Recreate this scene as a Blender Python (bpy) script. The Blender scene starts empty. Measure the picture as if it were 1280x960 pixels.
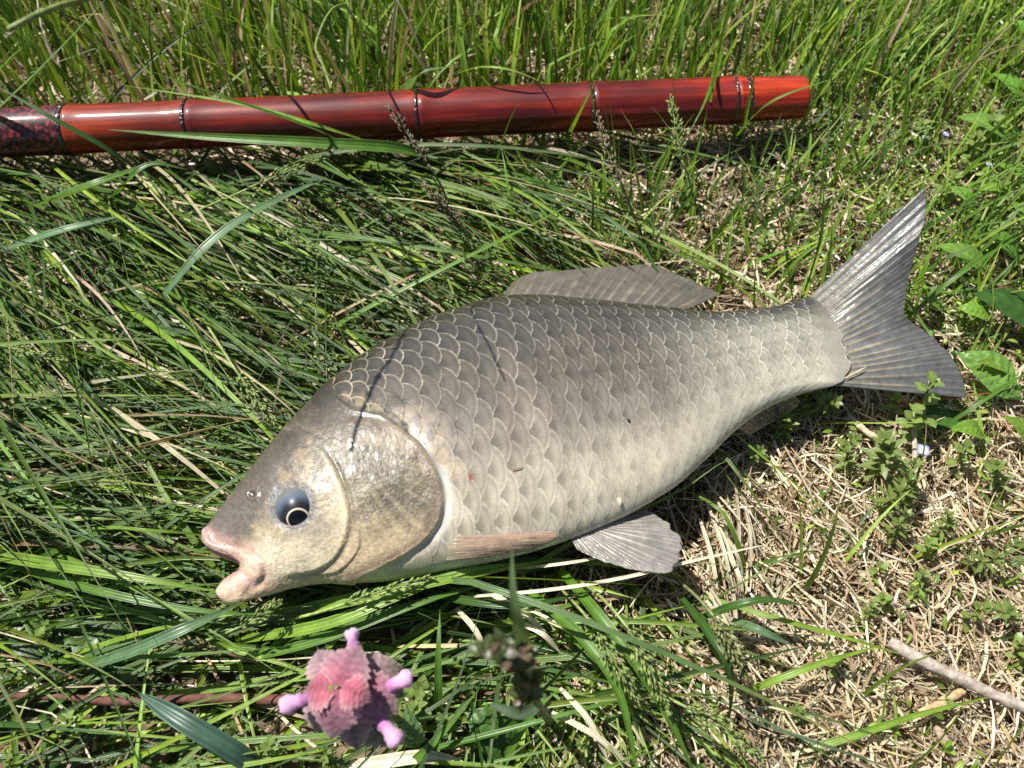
import bpy, math, random
import numpy as np
from mathutils import Vector

rng = np.random.default_rng(11)
random.seed(5)
sc = bpy.context.scene
col = sc.collection

# ------------------------------------------------------------------ camera
PITCH = math.radians(58.0)
FPX = 1108.0                                  # focal length in pixels of the 1280x960 photograph
CAM = np.array([0.0, -0.1918, 0.3420])        # origin = where the picture centre meets the fish's mid plane
FWD = np.array([0.0, math.cos(PITCH), -math.sin(PITCH)])
UPV = np.array([0.0, math.sin(PITCH), math.cos(PITCH)])
RGT = np.array([1.0, 0.0, 0.0])
cd = bpy.data.cameras.new('camera')
cd.sensor_fit = 'HORIZONTAL'
cd.sensor_width = 36.0
cd.lens = 36.0 * FPX / 1280.0
cd.clip_start = 0.01
cd.clip_end = 500.0
cd.dof.use_dof = True
cd.dof.focus_distance = 0.352
cd.dof.aperture_fstop = 16.0
cam = bpy.data.objects.new('camera', cd)
col.objects.link(cam)
cam.location = CAM
cam.rotation_euler = (math.pi / 2 - PITCH, 0, 0)
sc.camera = cam

# ------------------------------------------------------------------ sky, sun, exposure
SUN = np.array([-0.40, 0.25, 0.88]); SUN /= np.linalg.norm(SUN)
w = bpy.data.worlds.new('World'); sc.world = w; w.use_nodes = True
nt = w.node_tree
sky = nt.nodes.new('ShaderNodeTexSky'); sky.sky_type = 'NISHITA'; sky.sun_disc = False
sky.sun_elevation = math.asin(SUN[2]); sky.sun_rotation = math.atan2(SUN[0], SUN[1])
bg = nt.nodes['Background']; bg.inputs['Strength'].default_value = 0.055
nt.links.new(sky.outputs[0], bg.inputs['Color'])
ld = bpy.data.lights.new('sun', 'SUN'); ld.energy = 5.0; ld.angle = math.radians(0.55); ld.color = (1.0, 0.96, 0.89)
lo = bpy.data.objects.new('sun', ld); col.objects.link(lo)
lo.rotation_euler = Vector(SUN).to_track_quat('Z', 'Y').to_euler()
sc.view_settings.view_transform = 'Standard'
sc.view_settings.look = 'None'
sc.view_settings.exposure = 0.80
sc.view_settings.gamma = 1.0
sc.view_settings.use_curve_mapping = False
sc.render.engine = 'CYCLES'
sc.cycles.use_denoising = False
sc.cycles.max_bounces = 8
sc.cycles.transparent_max_bounces = 12
sc.cycles.sample_clamp_indirect = 6.0

# ------------------------------------------------------------------ helpers
def P(px, py, z):
    """photo pixel -> point on the horizontal plane at height z"""
    px = np.asarray(px, float); py = np.asarray(py, float); z = np.asarray(z, float)
    a = (px - 640) / FPX; b = (480 - py) / FPX
    d = FWD + a[..., None] * RGT + b[..., None] * UPV
    t = (z - CAM[2]) / d[..., 2]
    return CAM + d * t[..., None]
def pix(p):
    r = np.asarray(p, float) - CAM
    dep = np.maximum(r @ FWD, 1e-4)
    return np.stack([640 + FPX * (r @ RGT) / dep, 480 - FPX * (r @ UPV) / dep], -1)
def sm(a, b, x):
    t = np.clip((x - a) / (b - a), 0, 1); return t * t * (3 - 2 * t)
def lin(*c):
    c = np.array(c, float) / 255.0
    return np.where(c <= 0.04045, c / 12.92, ((c + 0.055) / 1.055) ** 2.4)
def unit(v): return v / np.maximum(np.linalg.norm(v, axis=-1, keepdims=True), 1e-12)
_tab = rng.random((256, 256))
def vnoise(x, y):
    xi = np.floor(x).astype(int); yi = np.floor(y).astype(int)
    fx = x - xi; fy = y - yi; fx = fx * fx * (3 - 2 * fx); fy = fy * fy * (3 - 2 * fy)
    g = lambda i, j: _tab[i & 255, j & 255]
    return (g(xi, yi) * (1 - fx) + g(xi + 1, yi) * fx) * (1 - fy) + (g(xi, yi + 1) * (1 - fx) + g(xi + 1, yi + 1) * fx) * fy
def fbm(x, y, o=4):
    s = 0; a = 0.5
    for k in range(o):
        s = s + a * vnoise(x * 2 ** k + 17 * k, y * 2 ** k + 31 * k); a *= 0.5
    return s / (1 - 0.5 ** o)
def spline(pts, n):
    """n points spread evenly by arc length along a Catmull-Rom curve"""
    p = np.asarray(pts, float)
    q = np.vstack([2 * p[0] - p[1], p, 2 * p[-1] - p[-2]])
    out = []
    m = 24
    for i in range(len(p) - 1):
        t = np.linspace(0, 1, m, endpoint=(i == len(p) - 2))[:, None]
        a, b, c, d = q[i], q[i + 1], q[i + 2], q[i + 3]
        out.append(0.5 * (2 * b + (c - a) * t + (2 * a - 5 * b + 4 * c - d) * t ** 2 + (3 * b - a - 3 * c + d) * t ** 3))
    out = np.vstack(out)
    s = np.r_[0, np.cumsum(np.linalg.norm(np.diff(out, axis=0), axis=1))]
    u = np.linspace(0, s[-1], n)
    return np.stack([np.interp(u, s, out[:, k]) for k in range(out.shape[1])], -1)
def poly_sd(q, poly):
    """signed distance of points to a closed polygon, negative inside"""
    poly = np.asarray(poly, float); x, y = q[:, 0], q[:, 1]
    d2 = np.full(len(q), 1e18); ins = np.zeros(len(q), bool)
    for i in range(len(poly)):
        a = poly[i]; b = poly[(i + 1) % len(poly)]; e = b - a
        t = np.clip(((x - a[0]) * e[0] + (y - a[1]) * e[1]) / max(e @ e, 1e-12), 0, 1)
        d2 = np.minimum(d2, (x - a[0] - t * e[0]) ** 2 + (y - a[1] - t * e[1]) ** 2)
        c = (a[1] > y) != (b[1] > y)
        with np.errstate(divide='ignore', invalid='ignore'):
            ins ^= c & (x < (b[0] - a[0]) * (y - a[1]) / (b[1] - a[1] + 1e-15) + a[0])
    return np.where(ins, -1, 1) * np.sqrt(d2)
def line_d(q, pts):
    d2 = np.full(len(q), 1e18); x, y = q[:, 0], q[:, 1]
    pts = np.asarray(pts, float)
    for a, b in zip(pts[:-1], pts[1:]):
        e = b - a; t = np.clip(((x - a[0]) * e[0] + (y - a[1]) * e[1]) / (e @ e), 0, 1)
        d2 = np.minimum(d2, (x - a[0] - t * e[0]) ** 2 + (y - a[1] - t * e[1]) ** 2)
    return np.sqrt(d2)

def mesh(name, V, F, mat, parent=None, c=None, uv=None, smooth=True):
    """one mesh object from arrays; F = (n,3|4) array or list of such arrays"""
    V = np.ascontiguousarray(V, np.float32)
    Fs = F if isinstance(F, list) else [F]
    Fs = [np.asarray(f, np.int32) for f in Fs if len(f)]
    me = bpy.data.meshes.new(name)
    me.vertices.add(len(V)); me.vertices.foreach_set('co', V.ravel())
    nl = sum(f.size for f in Fs); npoly = sum(len(f) for f in Fs)
    me.loops.add(nl); me.loops.foreach_set('vertex_index', np.concatenate([f.ravel() for f in Fs]))
    me.polygons.add(npoly)
    tot = np.concatenate([np.full(len(f), f.shape[1], np.int32) for f in Fs])
    me.polygons.foreach_set('loop_start', np.r_[0, np.cumsum(tot)[:-1]].astype(np.int32))
    me.polygons.foreach_set('loop_total', tot)
    if smooth: me.polygons.foreach_set('use_smooth', np.ones(npoly, bool))
    if c is not None:
        c = np.asarray(c, np.float32)
        if c.ndim == 1: c = np.tile(c[None, :3], (len(V), 1))
        a = me.attributes.new('col', 'FLOAT_COLOR', 'POINT')
        a.data.foreach_set('color', np.hstack([c[:, :3], np.ones((len(V), 1), np.float32)]).astype(np.float32).ravel())
    if uv is not None:
        a = me.attributes.new('lay', 'FLOAT_VECTOR', 'POINT')
        u = np.zeros((len(V), 3), np.float32); u[:, :uv.shape[1]] = uv
        a.data.foreach_set('vector', u.ravel())
    me.update(calc_edges=True); me.validate()
    me.materials.append(mat)
    o = bpy.data.objects.new(name, me); col.objects.link(o)
    if parent is not None: o.parent = parent
    return o
def thing(name, label, cat, loc=(0, 0, 0), group=None):
    o = bpy.data.objects.new(name, None); col.objects.link(o); o.location = loc
    o.empty_display_size = 0.01
    o['label'] = label; o['category'] = cat
    if group: o['group'] = group
    return o
def tag(o, label=None, cat=None, group=None, kind=None):
    if label: o['label'] = label
    if cat: o['category'] = cat
    if group: o['group'] = group
    if kind: o['kind'] = kind
    return o
def grid_faces(nu, nv, off=0, wrap=False):
    i = np.arange(nu - 1)[:, None]; j = np.arange(nv if wrap else nv - 1)[None, :]; j2 = (j + 1) % nv
    return np.stack([i * nv + j, i * nv + j2, (i + 1) * nv + j2, (i + 1) * nv + j], -1).reshape(-1, 4) + off
class Acc:
    """collects arrays of one mesh"""
    def __init__(s): s.V = []; s.F = []; s.C = []; s.U = []; s.n = 0
    def add(s, V, F, c, uv=None):
        V = np.asarray(V, float)
        s.V.append(V); s.F.append(np.asarray(F) + s.n)
        c = np.asarray(c, float); s.C.append(np.tile(c, (len(V), 1)) if c.ndim == 1 else c)
        s.U.append(np.zeros((len(V), 3)) if uv is None else uv); s.n += len(V)
    def build(s, name, mat, parent=None, loc=None):
        V = np.vstack(s.V)
        if loc is not None: V = V - np.asarray(loc)
        q = [f for f in s.F if f.shape[1] == 4]; t = [f for f in s.F if f.shape[1] == 3]
        return mesh(name, V, ([np.vstack(q)] if q else []) + ([np.vstack(t)] if t else []), mat, parent, np.vstack(s.C), np.vstack(s.U))
def tube(pts, rad, n=8, cap=True):
    p = np.asarray(pts, float); m = len(p); rad = np.broadcast_to(np.asarray(rad, float), (m,))
    t = unit(np.gradient(p, axis=0)); ref = np.array([0.13, 0.31, 0.94])
    s = unit(np.cross(t, ref)); b = np.cross(s, t)
    a = np.linspace(0, 2 * np.pi, n, endpoint=False)
    V = p[:, None] + rad[:, None, None] * (np.cos(a)[None, :, None] * s[:, None] + np.sin(a)[None, :, None] * b[:, None])
    V = V.reshape(-1, 3); F = [grid_faces(m, n, 0, True)]
    if cap:
        V = np.vstack([V, p[0], p[-1]]); j = np.arange(n); k = (j + 1) % n
        F.append(np.stack([np.full(n, m * n), k, j], -1)); F.append(np.stack([np.full(n, m * n + 1), (m - 1) * n + j, (m - 1) * n + k], -1))
    return V, F
def tube_add(acc, pts, rad, c, n=6):
    V, F = tube(pts, rad, n); o = acc.n
    acc.V.append(V); acc.F += [f + o for f in F]
    c = np.asarray(c, float); acc.C.append(np.tile(c, (len(V), 1)) if c.ndim == 1 else c)
    acc.U.append(np.zeros((len(V), 3))); acc.n += len(V)

# ------------------------------------------------------------------ materials
def new_mat(name):
    m = bpy.data.materials.new(name); m.use_nodes = True
    t = m.node_tree; b = t.nodes['Principled BSDF']; return m, t, b
def node(t, typ, **kw):
    n = t.nodes.new(typ)
    for k, v in kw.items():
        if hasattr(n, k): setattr(n, k, v)
        else: n.inputs[k.replace('_', ' ')].default_value = v
    return n
def attr(t, name): n = t.nodes.new('ShaderNodeAttribute'); n.attribute_name = name; return n
def ramp(t, stops):
    r = t.nodes.new('ShaderNodeValToRGB'); e = r.color_ramp.elements
    while len(e) < len(stops): e.new(0.5)
    for k, (p, c) in enumerate(stops): e[k].position = p; e[k].color = (*c, 1)
    return r
def mulcol(t, a, b, fac=1.0):
    m = t.nodes.new('ShaderNodeMix'); m.data_type = 'RGBA'; m.blend_type = 'MULTIPLY'; m.inputs[0].default_value = fac
    t.links.new(a, m.inputs[6]); t.links.new(b, m.inputs[7]); return m.outputs[2]
def bumpn(t, h, strength, dist, b):
    n = t.nodes.new('ShaderNodeBump'); n.inputs['Strength'].default_value = strength; n.inputs['Distance'].default_value = dist
    t.links.new(h, n.inputs['Height']); t.links.new(n.outputs[0], b.inputs['Normal']); return n

def leaf_mat(name, rough=0.42, trans=0.35, veins=14.0, spec=0.5, vein_amt=0.22, sheen=0.0, tint=(1.5, 1.45, 0.6)):
    m, t, b = new_mat(name)
    a = attr(t, 'col'); l = attr(t, 'lay')
    sep = t.nodes.new('ShaderNodeSeparateXYZ'); t.links.new(l.outputs['Vector'], sep.inputs[0])
    mu = node(t, 'ShaderNodeMath', operation='MULTIPLY'); mu.inputs[1].default_value = veins * 2 * math.pi
    t.links.new(sep.outputs['X'], mu.inputs[0])
    si = node(t, 'ShaderNodeMath', operation='SINE'); t.links.new(mu.outputs[0], si.inputs[0])
    geo = t.nodes.new('ShaderNodeTexCoord')
    no = node(t, 'ShaderNodeTexNoise'); no.inputs['Scale'].default_value = 160; no.inputs['Detail'].default_value = 3
    t.links.new(geo.outputs['Object'], no.inputs['Vector'])
    r = ramp(t, [(0.25, (0.72, 0.72, 0.70)), (0.75, (1.2, 1.2, 1.15))]); t.links.new(no.outputs[0], r.inputs[0])
    r2 = ramp(t, [(0.0, (1 - vein_amt,) * 3), (1.0, (1.0, 1.0, 1.0))]); 
    mr = node(t, 'ShaderNodeMapRange'); mr.inputs[1].default_value = -1; t.links.new(si.outputs[0], mr.inputs[0]); t.links.new(mr.outputs[0], r2.inputs[0])
    c1 = mulcol(t, a.outputs['Color'], r.outputs[0]); c2 = mulcol(t, c1, r2.outputs[0])
    t.links.new(c2, b.inputs['Base Color'])
    b.inputs['Roughness'].default_value = rough; b.inputs['Specular IOR Level'].default_value = spec
    if sheen: b.inputs['Sheen Weight'].default_value = sheen; b.inputs['Sheen Roughness'].default_value = 0.4
    bumpn(t, si.outputs[0], 0.35, 0.0002, b)
    tr = t.nodes.new('ShaderNodeBsdfTranslucent')
    ty = t.nodes.new('ShaderNodeMix'); ty.data_type = 'RGBA'; ty.blend_type = 'MULTIPLY'; ty.inputs[0].default_value = 1
    ty.inputs[7].default_value = (*tint, 1); t.links.new(c2, ty.inputs[6]); t.links.new(ty.outputs[2], tr.inputs['Color'])
    mx = t.nodes.new('ShaderNodeMixShader'); mx.inputs[0].default_value = trans
    t.links.new(b.outputs[0], mx.inputs[1]); t.links.new(tr.outputs[0], mx.inputs[2])
    t.links.new(mx.outputs[0], t.nodes['Material Output'].inputs[0])
    return m
M_GRASS = leaf_mat('grass_leaf', 0.38, 0.36, 3.5, 0.5)
M_BROAD = leaf_mat('broad_leaf', 0.40, 0.36, 2.0, 0.5, 0.1)
M_PETAL = leaf_mat('soft_petal', 0.8, 0.22, 2.0, 0.2, 0.0, 0.25, (1.05, 1.0, 1.0))
M_STRAW = leaf_mat('dry_straw', 0.60, 0.14, 2.5, 0.35, 0.30)

m, t, b = new_mat('soil'); M_SOIL = m
g = t.nodes.new('ShaderNodeTexCoord'); n1 = node(t, 'ShaderNodeTexNoise'); n1.inputs['Scale'].default_value = 90; n1.inputs['Detail'].default_value = 8
t.links.new(g.outputs['Object'], n1.inputs['Vector'])
r = ramp(t, [(0.3, lin(46, 36, 26)), (0.55, lin(90, 74, 56)), (0.8, lin(140, 120, 94))]); t.links.new(n1.outputs[0], r.inputs[0])
t.links.new(r.outputs[0], b.inputs['Base Color']); b.inputs['Roughness'].default_value = 0.9
bumpn(t, n1.outputs[0], 0.8, 0.004, b)

def bark_mat(name, rough):
    m, t, b = new_mat(name); a = attr(t, 'col'); g = t.nodes.new('ShaderNodeTexCoord')
    n = node(t, 'ShaderNodeTexNoise'); n.inputs['Scale'].default_value = 420; n.inputs['Detail'].default_value = 5
    t.links.new(g.outputs['Object'], n.inputs['Vector'])
    r = ramp(t, [(0.3, (0.55, 0.53, 0.5)), (0.7, (1.25, 1.25, 1.25))]); t.links.new(n.outputs[0], r.inputs[0])
    t.links.new(mulcol(t, a.outputs['Color'], r.outputs[0]), b.inputs['Base Color']); b.inputs['Roughness'].default_value = rough
    bumpn(t, n.outputs[0], 0.6, 0.0008, b); return m
M_BARK = bark_mat('twig_bark', 0.8)
M_STEM = bark_mat('green_stem', 0.5)

# fish skin
m, t, b = new_mat('fish_skin'); M_SKIN = m
a = attr(t, 'col'); l = attr(t, 'lay'); sep = t.nodes.new('ShaderNodeSeparateXYZ'); t.links.new(l.outputs['Vector'], sep.inputs[0])
g = t.nodes.new('ShaderNodeTexCoord')
n1 = node(t, 'ShaderNodeTexNoise'); n1.inputs['Scale'].default_value = 900; n1.inputs['Detail'].default_value = 3; t.links.new(g.outputs['Object'], n1.inputs['Vector'])
n2 = node(t, 'ShaderNodeTexNoise'); n2.inputs['Scale'].default_value = 120; n2.inputs['Detail'].default_value = 4; t.links.new(g.outputs['Object'], n2.inputs['Vector'])
r = ramp(t, [(0.3, (0.84, 0.83, 0.82)), (0.7, (1.12, 1.12, 1.12))]); t.links.new(n2.outputs[0], r.inputs[0])
r1 = ramp(t, [(0.35, (0.95, 0.95, 0.95)), (0.65, (1.04, 1.04, 1.04))]); t.links.new(n1.outputs[0], r1.inputs[0])
t.links.new(mulcol(t, mulcol(t, a.outputs['Color'], r.outputs[0]), r1.outputs[0]), b.inputs['Base Color'])
t.links.new(sep.outputs['X'], b.inputs['Roughness']); t.links.new(sep.outputs['Z'], b.inputs['Coat Weight'])
b.inputs['Metallic'].default_value = 0.0
b.inputs['Specular IOR Level'].default_value = 0.45
b.inputs['Coat Weight'].default_value = 0.45; b.inputs['Coat Roughness'].default_value = 0.13
b.inputs['Subsurface Weight'].default_value = 0.12; b.inputs['Subsurface Radius'].default_value = (1.0, 0.6, 0.4); b.inputs['Subsurface Scale'].default_value = 0.002
bp = bumpn(t, n1.outputs[0], 0.25, 0.0004, b); t.links.new(sep.outputs['Y'], bp.inputs['Strength'])

# fin membrane
m, t, b = new_mat('fin_membrane'); M_FIN = m
a = attr(t, 'col'); g = t.nodes.new('ShaderNodeTexCoord')
n1 = node(t, 'ShaderNodeTexNoise'); n1.inputs['Scale'].default_value = 300; n1.inputs['Detail'].default_value = 3; t.links.new(g.outputs['Object'], n1.inputs['Vector'])
r = ramp(t, [(0.3, (0.8, 0.8, 0.8)), (0.7, (1.15, 1.15, 1.15))]); t.links.new(n1.outputs[0], r.inputs[0])
cc = mulcol(t, a.outputs['Color'], r.outputs[0]); t.links.new(cc, b.inputs['Base Color'])
b.inputs['Roughness'].default_value = 0.34; b.inputs['Coat Weight'].default_value = 1.0; b.inputs['Coat Roughness'].default_value = 0.035
bumpn(t, n1.outputs[0], 0.42, 0.0009, b)
tr = t.nodes.new('ShaderNodeBsdfTranslucent'); t.links.new(cc, tr.inputs[0])
mx = t.nodes.new('ShaderNodeMixShader'); mx.inputs[0].default_value = 0.36
t.links.new(b.outputs[0], mx.inputs[1]); t.links.new(tr.outputs[0], mx.inputs[2])
tp = t.nodes.new('ShaderNodeBsdfTransparent'); m2 = t.nodes.new('ShaderNodeMixShader'); m2.inputs[0].default_value = 0.14
t.links.new(mx.outputs[0], m2.inputs[1]); t.links.new(tp.outputs[0], m2.inputs[2]); t.links.new(m2.outputs[0], t.nodes['Material Output'].inputs[0])

m, t, b = new_mat('eye_gloss'); M_EYE = m
t.links.new(attr(t, 'col').outputs['Color'], b.inputs['Base Color']); b.inputs['Roughness'].default_value = 0.35
b.inputs['Specular IOR Level'].default_value = 0.2; b.inputs['Coat Weight'].default_value = 0.7; b.inputs['Coat Roughness'].default_value = 0.05

def lacquer(name, stops, speck=False):
    m, t, b = new_mat(name); g = t.nodes.new('ShaderNodeTexCoord')
    mp = t.nodes.new('ShaderNodeMapping'); mp.inputs['Scale'].default_value = (14, 330, 330) if not speck else (420, 420, 420)
    t.links.new(g.outputs['Object'], mp.inputs[0])
    n = node(t, 'ShaderNodeTexNoise'); n.inputs['Scale'].default_value = 1.0; n.inputs['Detail'].default_value = 5; t.links.new(mp.outputs[0], n.inputs['Vector'])
    r = ramp(t, stops); t.links.new(n.outputs[0], r.inputs[0])
    n2 = node(t, 'ShaderNodeTexNoise'); n2.inputs['Scale'].default_value = 26; n2.inputs['Detail'].default_value = 3; t.links.new(g.outputs['Object'], n2.inputs['Vector'])
    r2 = ramp(t, [(0.36, (0.5, 0.4, 0.4)), (0.66, (1.2, 1.25, 1.1))]); t.links.new(n2.outputs[0], r2.inputs[0])
    c1 = mulcol(t, r.outputs[0], r2.outputs[0])
    t.links.new(mulcol(t, c1, attr(t, 'col').outputs['Color']), b.inputs['Base Color'])
    b.inputs['Roughness'].default_value = 0.5; b.inputs['Specular IOR Level'].default_value = 0.25; b.inputs['Coat Weight'].default_value = 0.6; b.inputs['Coat IOR'].default_value = 1.45; b.inputs['Coat Roughness'].default_value = 0.11
    bumpn(t, n.outputs[0], 0.12, 0.0006, b); return m
M_LACQ = lacquer('red_lacquer', [(0.22, lin(52, 7, 2)), (0.5, lin(118, 22, 5)), (0.80, lin(178, 58, 12))])
M_SPECK = lacquer('speckled_lacquer', [(0.42, lin(22, 8, 10)), (0.52, lin(70, 18, 22)), (0.62, lin(124, 48, 50))], True)

# ------------------------------------------------------------------ ground
def ground_z(x, y):
    return 0.006 * (fbm(x * 9 + 40, y * 9 + 40, 3) - 0.5) + 0.004 * (fbm(x * 45, y * 45, 3) - 0.5)
ax = np.r_[-np.geomspace(60, 0.9, 22), np.linspace(-0.8, 0.8, 321), np.geomspace(0.9, 60, 22)]
GX, GY = np.meshgrid(ax, ax, indexing='ij')
fade = np.exp(-np.maximum(np.hypot(GX, GY) - 1, 0))
V = np.stack([GX, GY, ground_z(GX, GY) * fade], -1).reshape(-1, 3)
tag(mesh('ground', V, grid_faces(len(ax), len(ax)), M_SOIL), kind='structure')

# ------------------------------------------------------------------ the fish
ZM = 0.035
FISH = thing('fish', 'grey scaled carp lying on its side on the grass, mouth open', 'fish', tuple(P(640, 560, 0.012)))
FL = np.array(FISH.location)
dors = [(254, 668), (262, 654), (276, 636), (300, 607), (330, 572), (360, 536), (390, 503), (420, 475), (450, 451), (480, 431), (510, 415), (545, 399),
        (580, 387), (620, 376), (660, 373), (700, 374), (750, 378), (800, 383), (850, 388), (890, 391), (930, 389), (965, 385), (990, 377), (1010, 371), (1030, 370)]
vent = [(275, 748), (286, 754), (306, 751), (335, 743), (365, 734), (400, 728), (440, 727), (480, 725), (520, 719), (560, 711), (600, 704), (640, 695), (690, 681), (740, 662),
        (785, 643), (825, 620), (855, 599), (885, 572), (912, 545), (940, 522), (970, 504), (1000, 492), (1020, 487), (1040, 483)]
mouth = [(254, 668), (253, 676), (261, 686), (276, 694), (292, 700), (303, 709), (301, 721), (287, 729), (275, 736), (271, 742), (275, 748)]
caud = [(1030, 370), (1037, 377), (1036, 384), (1043, 391), (1042, 399), (1048, 406), (1047, 415), (1052, 423), (1050, 431), (1056, 440), (1056, 448), (1062, 456), (1060, 465), (1055, 472), (1052, 478), (1040, 483)]
NU, NV, NB = 800, 360, 48
D = P(*spline(dors, NU).T, ZM)[:, :2]; Vv = P(*spline(vent, NU).T, ZM)[:, :2]
def sheet(nv):
    vv = (1 - np.cos(np.pi * np.linspace(0, 1, nv))) / 2
    tL = P(*spline(mouth, 400).T, ZM)[:, :2]; tR = P(*spline(caud, 400).T, ZM)[:, :2]
    s = np.linspace(0, 1, 400)
    L = np.stack([np.interp(vv, s, tL[:, k]) for k in (0, 1)], -1); R = np.stack([np.interp(vv, s, tR[:, k]) for k in (0, 1)], -1)
    u = np.linspace(0, 1, NU)
    S = (1 - vv)[None, :, None] * D[:, None] + vv[None, :, None] * Vv[:, None]
    S = S + ((1 - u) ** 12)[:, None, None] * (L - S[0])[None] + (u ** 9)[:, None, None] * (R - S[-1])[None]
    th = np.interp(u, [0, .02, .05, .12, .2, .3, .42, .55, .7, .82, .92, 1], [.0026, .0056, .0096, .0165, .0212, .0236, .0238, .0215, .0155, .0105, .0070, .0014])
    k = np.ones(41) / 41; th = np.convolve(np.pad(th, 20, 'edge'), k, 'valid')
    c = 2 * vv - 1
    prof = np.maximum(1 - np.abs(c) ** 2.25, 0) ** 0.56
    z = th[:, None] * prof[None]
    return S, z, u, vv
S, Z, U1, V1 = sheet(NV)
Bp = np.dstack([S, ZM + Z])
du = np.gradient(Bp, axis=0); dv = np.gradient(Bp, axis=1)
Nn = unit(np.cross(dv, du)); Nn = np.where(Nn[..., 2:3] < 0, -Nn, Nn)
Nn[:, 0] = Nn[:, 1]; Nn[:, -1] = Nn[:, -2]
Q = pix(Bp).reshape(-1, 2)
uu = np.repeat(U1, NV); vv = np.tile(V1, NU)
op_edge = spline([(447, 518), (470, 522), (495, 533), (520, 552), (540, 578), (552, 605), (555, 630), (550, 652), (535, 673), (510, 692), (480, 708), (448, 724)], 60)
head_poly = np.vstack([[(200, 420), (398, 462), (420, 497)], op_edge, [(430, 780), (180, 780)]])
cheek_edge = spline([(408, 566), (420, 588), (431, 615), (437, 645), (433, 674), (418, 699), (392, 714), (352, 722)], 40)
cheek_poly = np.vstack([cheek_edge, [(200, 740), (200, 540), (380, 540)]])
sub_edge = spline([(440, 640), (451, 665), (447, 690), (425, 712), (390, 722)], 30)
sub_poly = np.vstack([sub_edge, [(200, 760), (200, 600), (400, 600)]])
sdh = poly_sd(Q, head_poly); sdc = poly_sd(Q, cheek_poly); sds = poly_sd(Q, sub_poly)
qx, qy = Q[:, 0], Q[:, 1]
# scale lattice: U along the body, W across
axl = np.interp(uu, [0, .3, .55, .8, 1], [0, 9.3, 18.3, 30, 41.5])
rows = np.interp(uu, [.2, .5, .75, 1], [14.6, 13.2, 11.0, 9.0])
latv = np.interp(uu, [.25, .5, .8, 1], [.52, .50, .47, .46])
bend = 1.25 * (2 * (vv - 0.5)) ** 2 - 0.9 * (vv - 0.5)
Us = axl + bend + 0.22 * (fbm(qx / 60, qy / 60, 2) - .5); Ws = (np.arcsin(np.clip(2 * vv - 1, -1, 1)) / math.pi * 0.45 + (vv - 0.5) * 0.55 - (latv - 0.5)) * rows + 0.22 * (fbm(qx / 70 + 9, qy / 70, 2) - .5)
best = np.full(len(Q), 1e9); edge = np.zeros(len(Q)); rear = np.zeros(len(Q)); sid = np.zeros(len(Q)); lat = np.zeros(len(Q))
j0 = np.floor(Ws)
for dj in (-1, 0, 1, 2):
    j = j0 + dj; off = 0.5 * (np.abs(j) % 2)
    i0 = np.floor(Us - off)
    for di in (-2, -1, 0, 1):
        cu = i0 + di + off
        eu = (Us - cu) / 1.08; ew = (Ws - j) / 1.06
        rr = np.sqrt(eu ** 2 + np.abs(ew) ** 2.3)
        ok = (rr < 1) & (cu < best)
        best = np.where(ok, cu, best); edge = np.where(ok, 1 - rr, edge); rear = np.where(ok, eu, rear); lat = np.where(ok, (j == 0) * 1.0, lat)
        sid = np.where(ok, np.sin(cu * 91.7 + j * 47.3), sid)
scale_w = sm(2, 8, sdh) * sm(0.995, 0.95, uu)
throat = sm(690, 712, qy) * sm(640, 560, qx)
scale_w *= 1 - throat
scale_w *= 1 - 0.75 * sm(14, 6, sdh) * sm(560, 600, qy)
bellyfade = 1 - 0.45 * sm(0.60, 0.9, vv) * sm(0.45, 0.7, uu)
disp = scale_w * bellyfade * (0.00036 * np.clip(rear, 0, 1) + 0.0001 * np.sqrt(np.clip(edge, 0, 1)))
# head relief
gw = sm(512, 540, qy) * sm(380, 440, qx)
disp += 0.0014 * sm(2.0, -4.5, sdh) * np.exp(np.minimum(sdh, 0) / 48) * gw
disp -= 0.0002 * np.exp(-((sdh - 4) / 4) ** 2) * gw
cw = sm(545, 590, qy) * sm(340, 400, qx)
disp += 0.0009 * sm(3.0, -5.0, sdc) * np.exp(np.minimum(sdc, 0) / 30) * cw
disp -= 0.0004 * np.exp(-((sdc - 3) / 4) ** 2) * cw
disp += 0.0006 * sm(1.0, -3.0, sds) * np.exp(np.minimum(sds, 0) / 12) * sm(640, 680, qy) * sm(370, 400, qx)
d_nape = line_d(Q, [(420, 500), (440, 514), (475, 521), (505, 536)])
disp += 0.0006 * np.exp(-(d_nape / 4) ** 2)
ed = np.hypot((qx - 365), (qy - 632))
disp += 0.0002 * np.exp(-((ed - 34) / 6) ** 2) 
# lips: upper jaw bone, mouth corner, lower jaw
maxl = spline([(260, 678), (282, 685), (306, 694), (320, 706), (324, 718)], 20)
dm = line_d(Q, maxl); disp += 0.0010 * np.exp(-(dm / 9) ** 2)
groove = spline([(268, 676), (290, 682), (312, 690), (328, 704), (331, 720), (322, 733)], 24)
dg = line_d(Q, groove); disp -= 0.0006 * np.exp(-(dg / 4.5) ** 2)
cor = spline([(304, 716), (310, 723), (314, 731), (308, 741)], 12); dc = line_d(Q, cor); disp -= 0.0004 * np.exp(-(dc / 4.5) ** 2)
low = spline([(274, 743), (285, 735), (299, 729), (308, 733)], 12); dl = line_d(Q, low); disp += 0.0003 * np.exp(-(dl / 7) ** 2)
ul = line_d(Q, [(255, 664), (258, 678), (266, 688)]); disp += 0.0010 * np.exp(-(ul / 6) ** 2)
disp *= sm(-.004, .012, uu)
nost = np.hypot(qx - 316, qy - 618); disp += .0005 * np.exp(-((nost - 6) / 2.5) ** 2) - .0006 * np.exp(-(nost / 3) ** 2)
hm = sm(3, -3, sdh)
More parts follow.
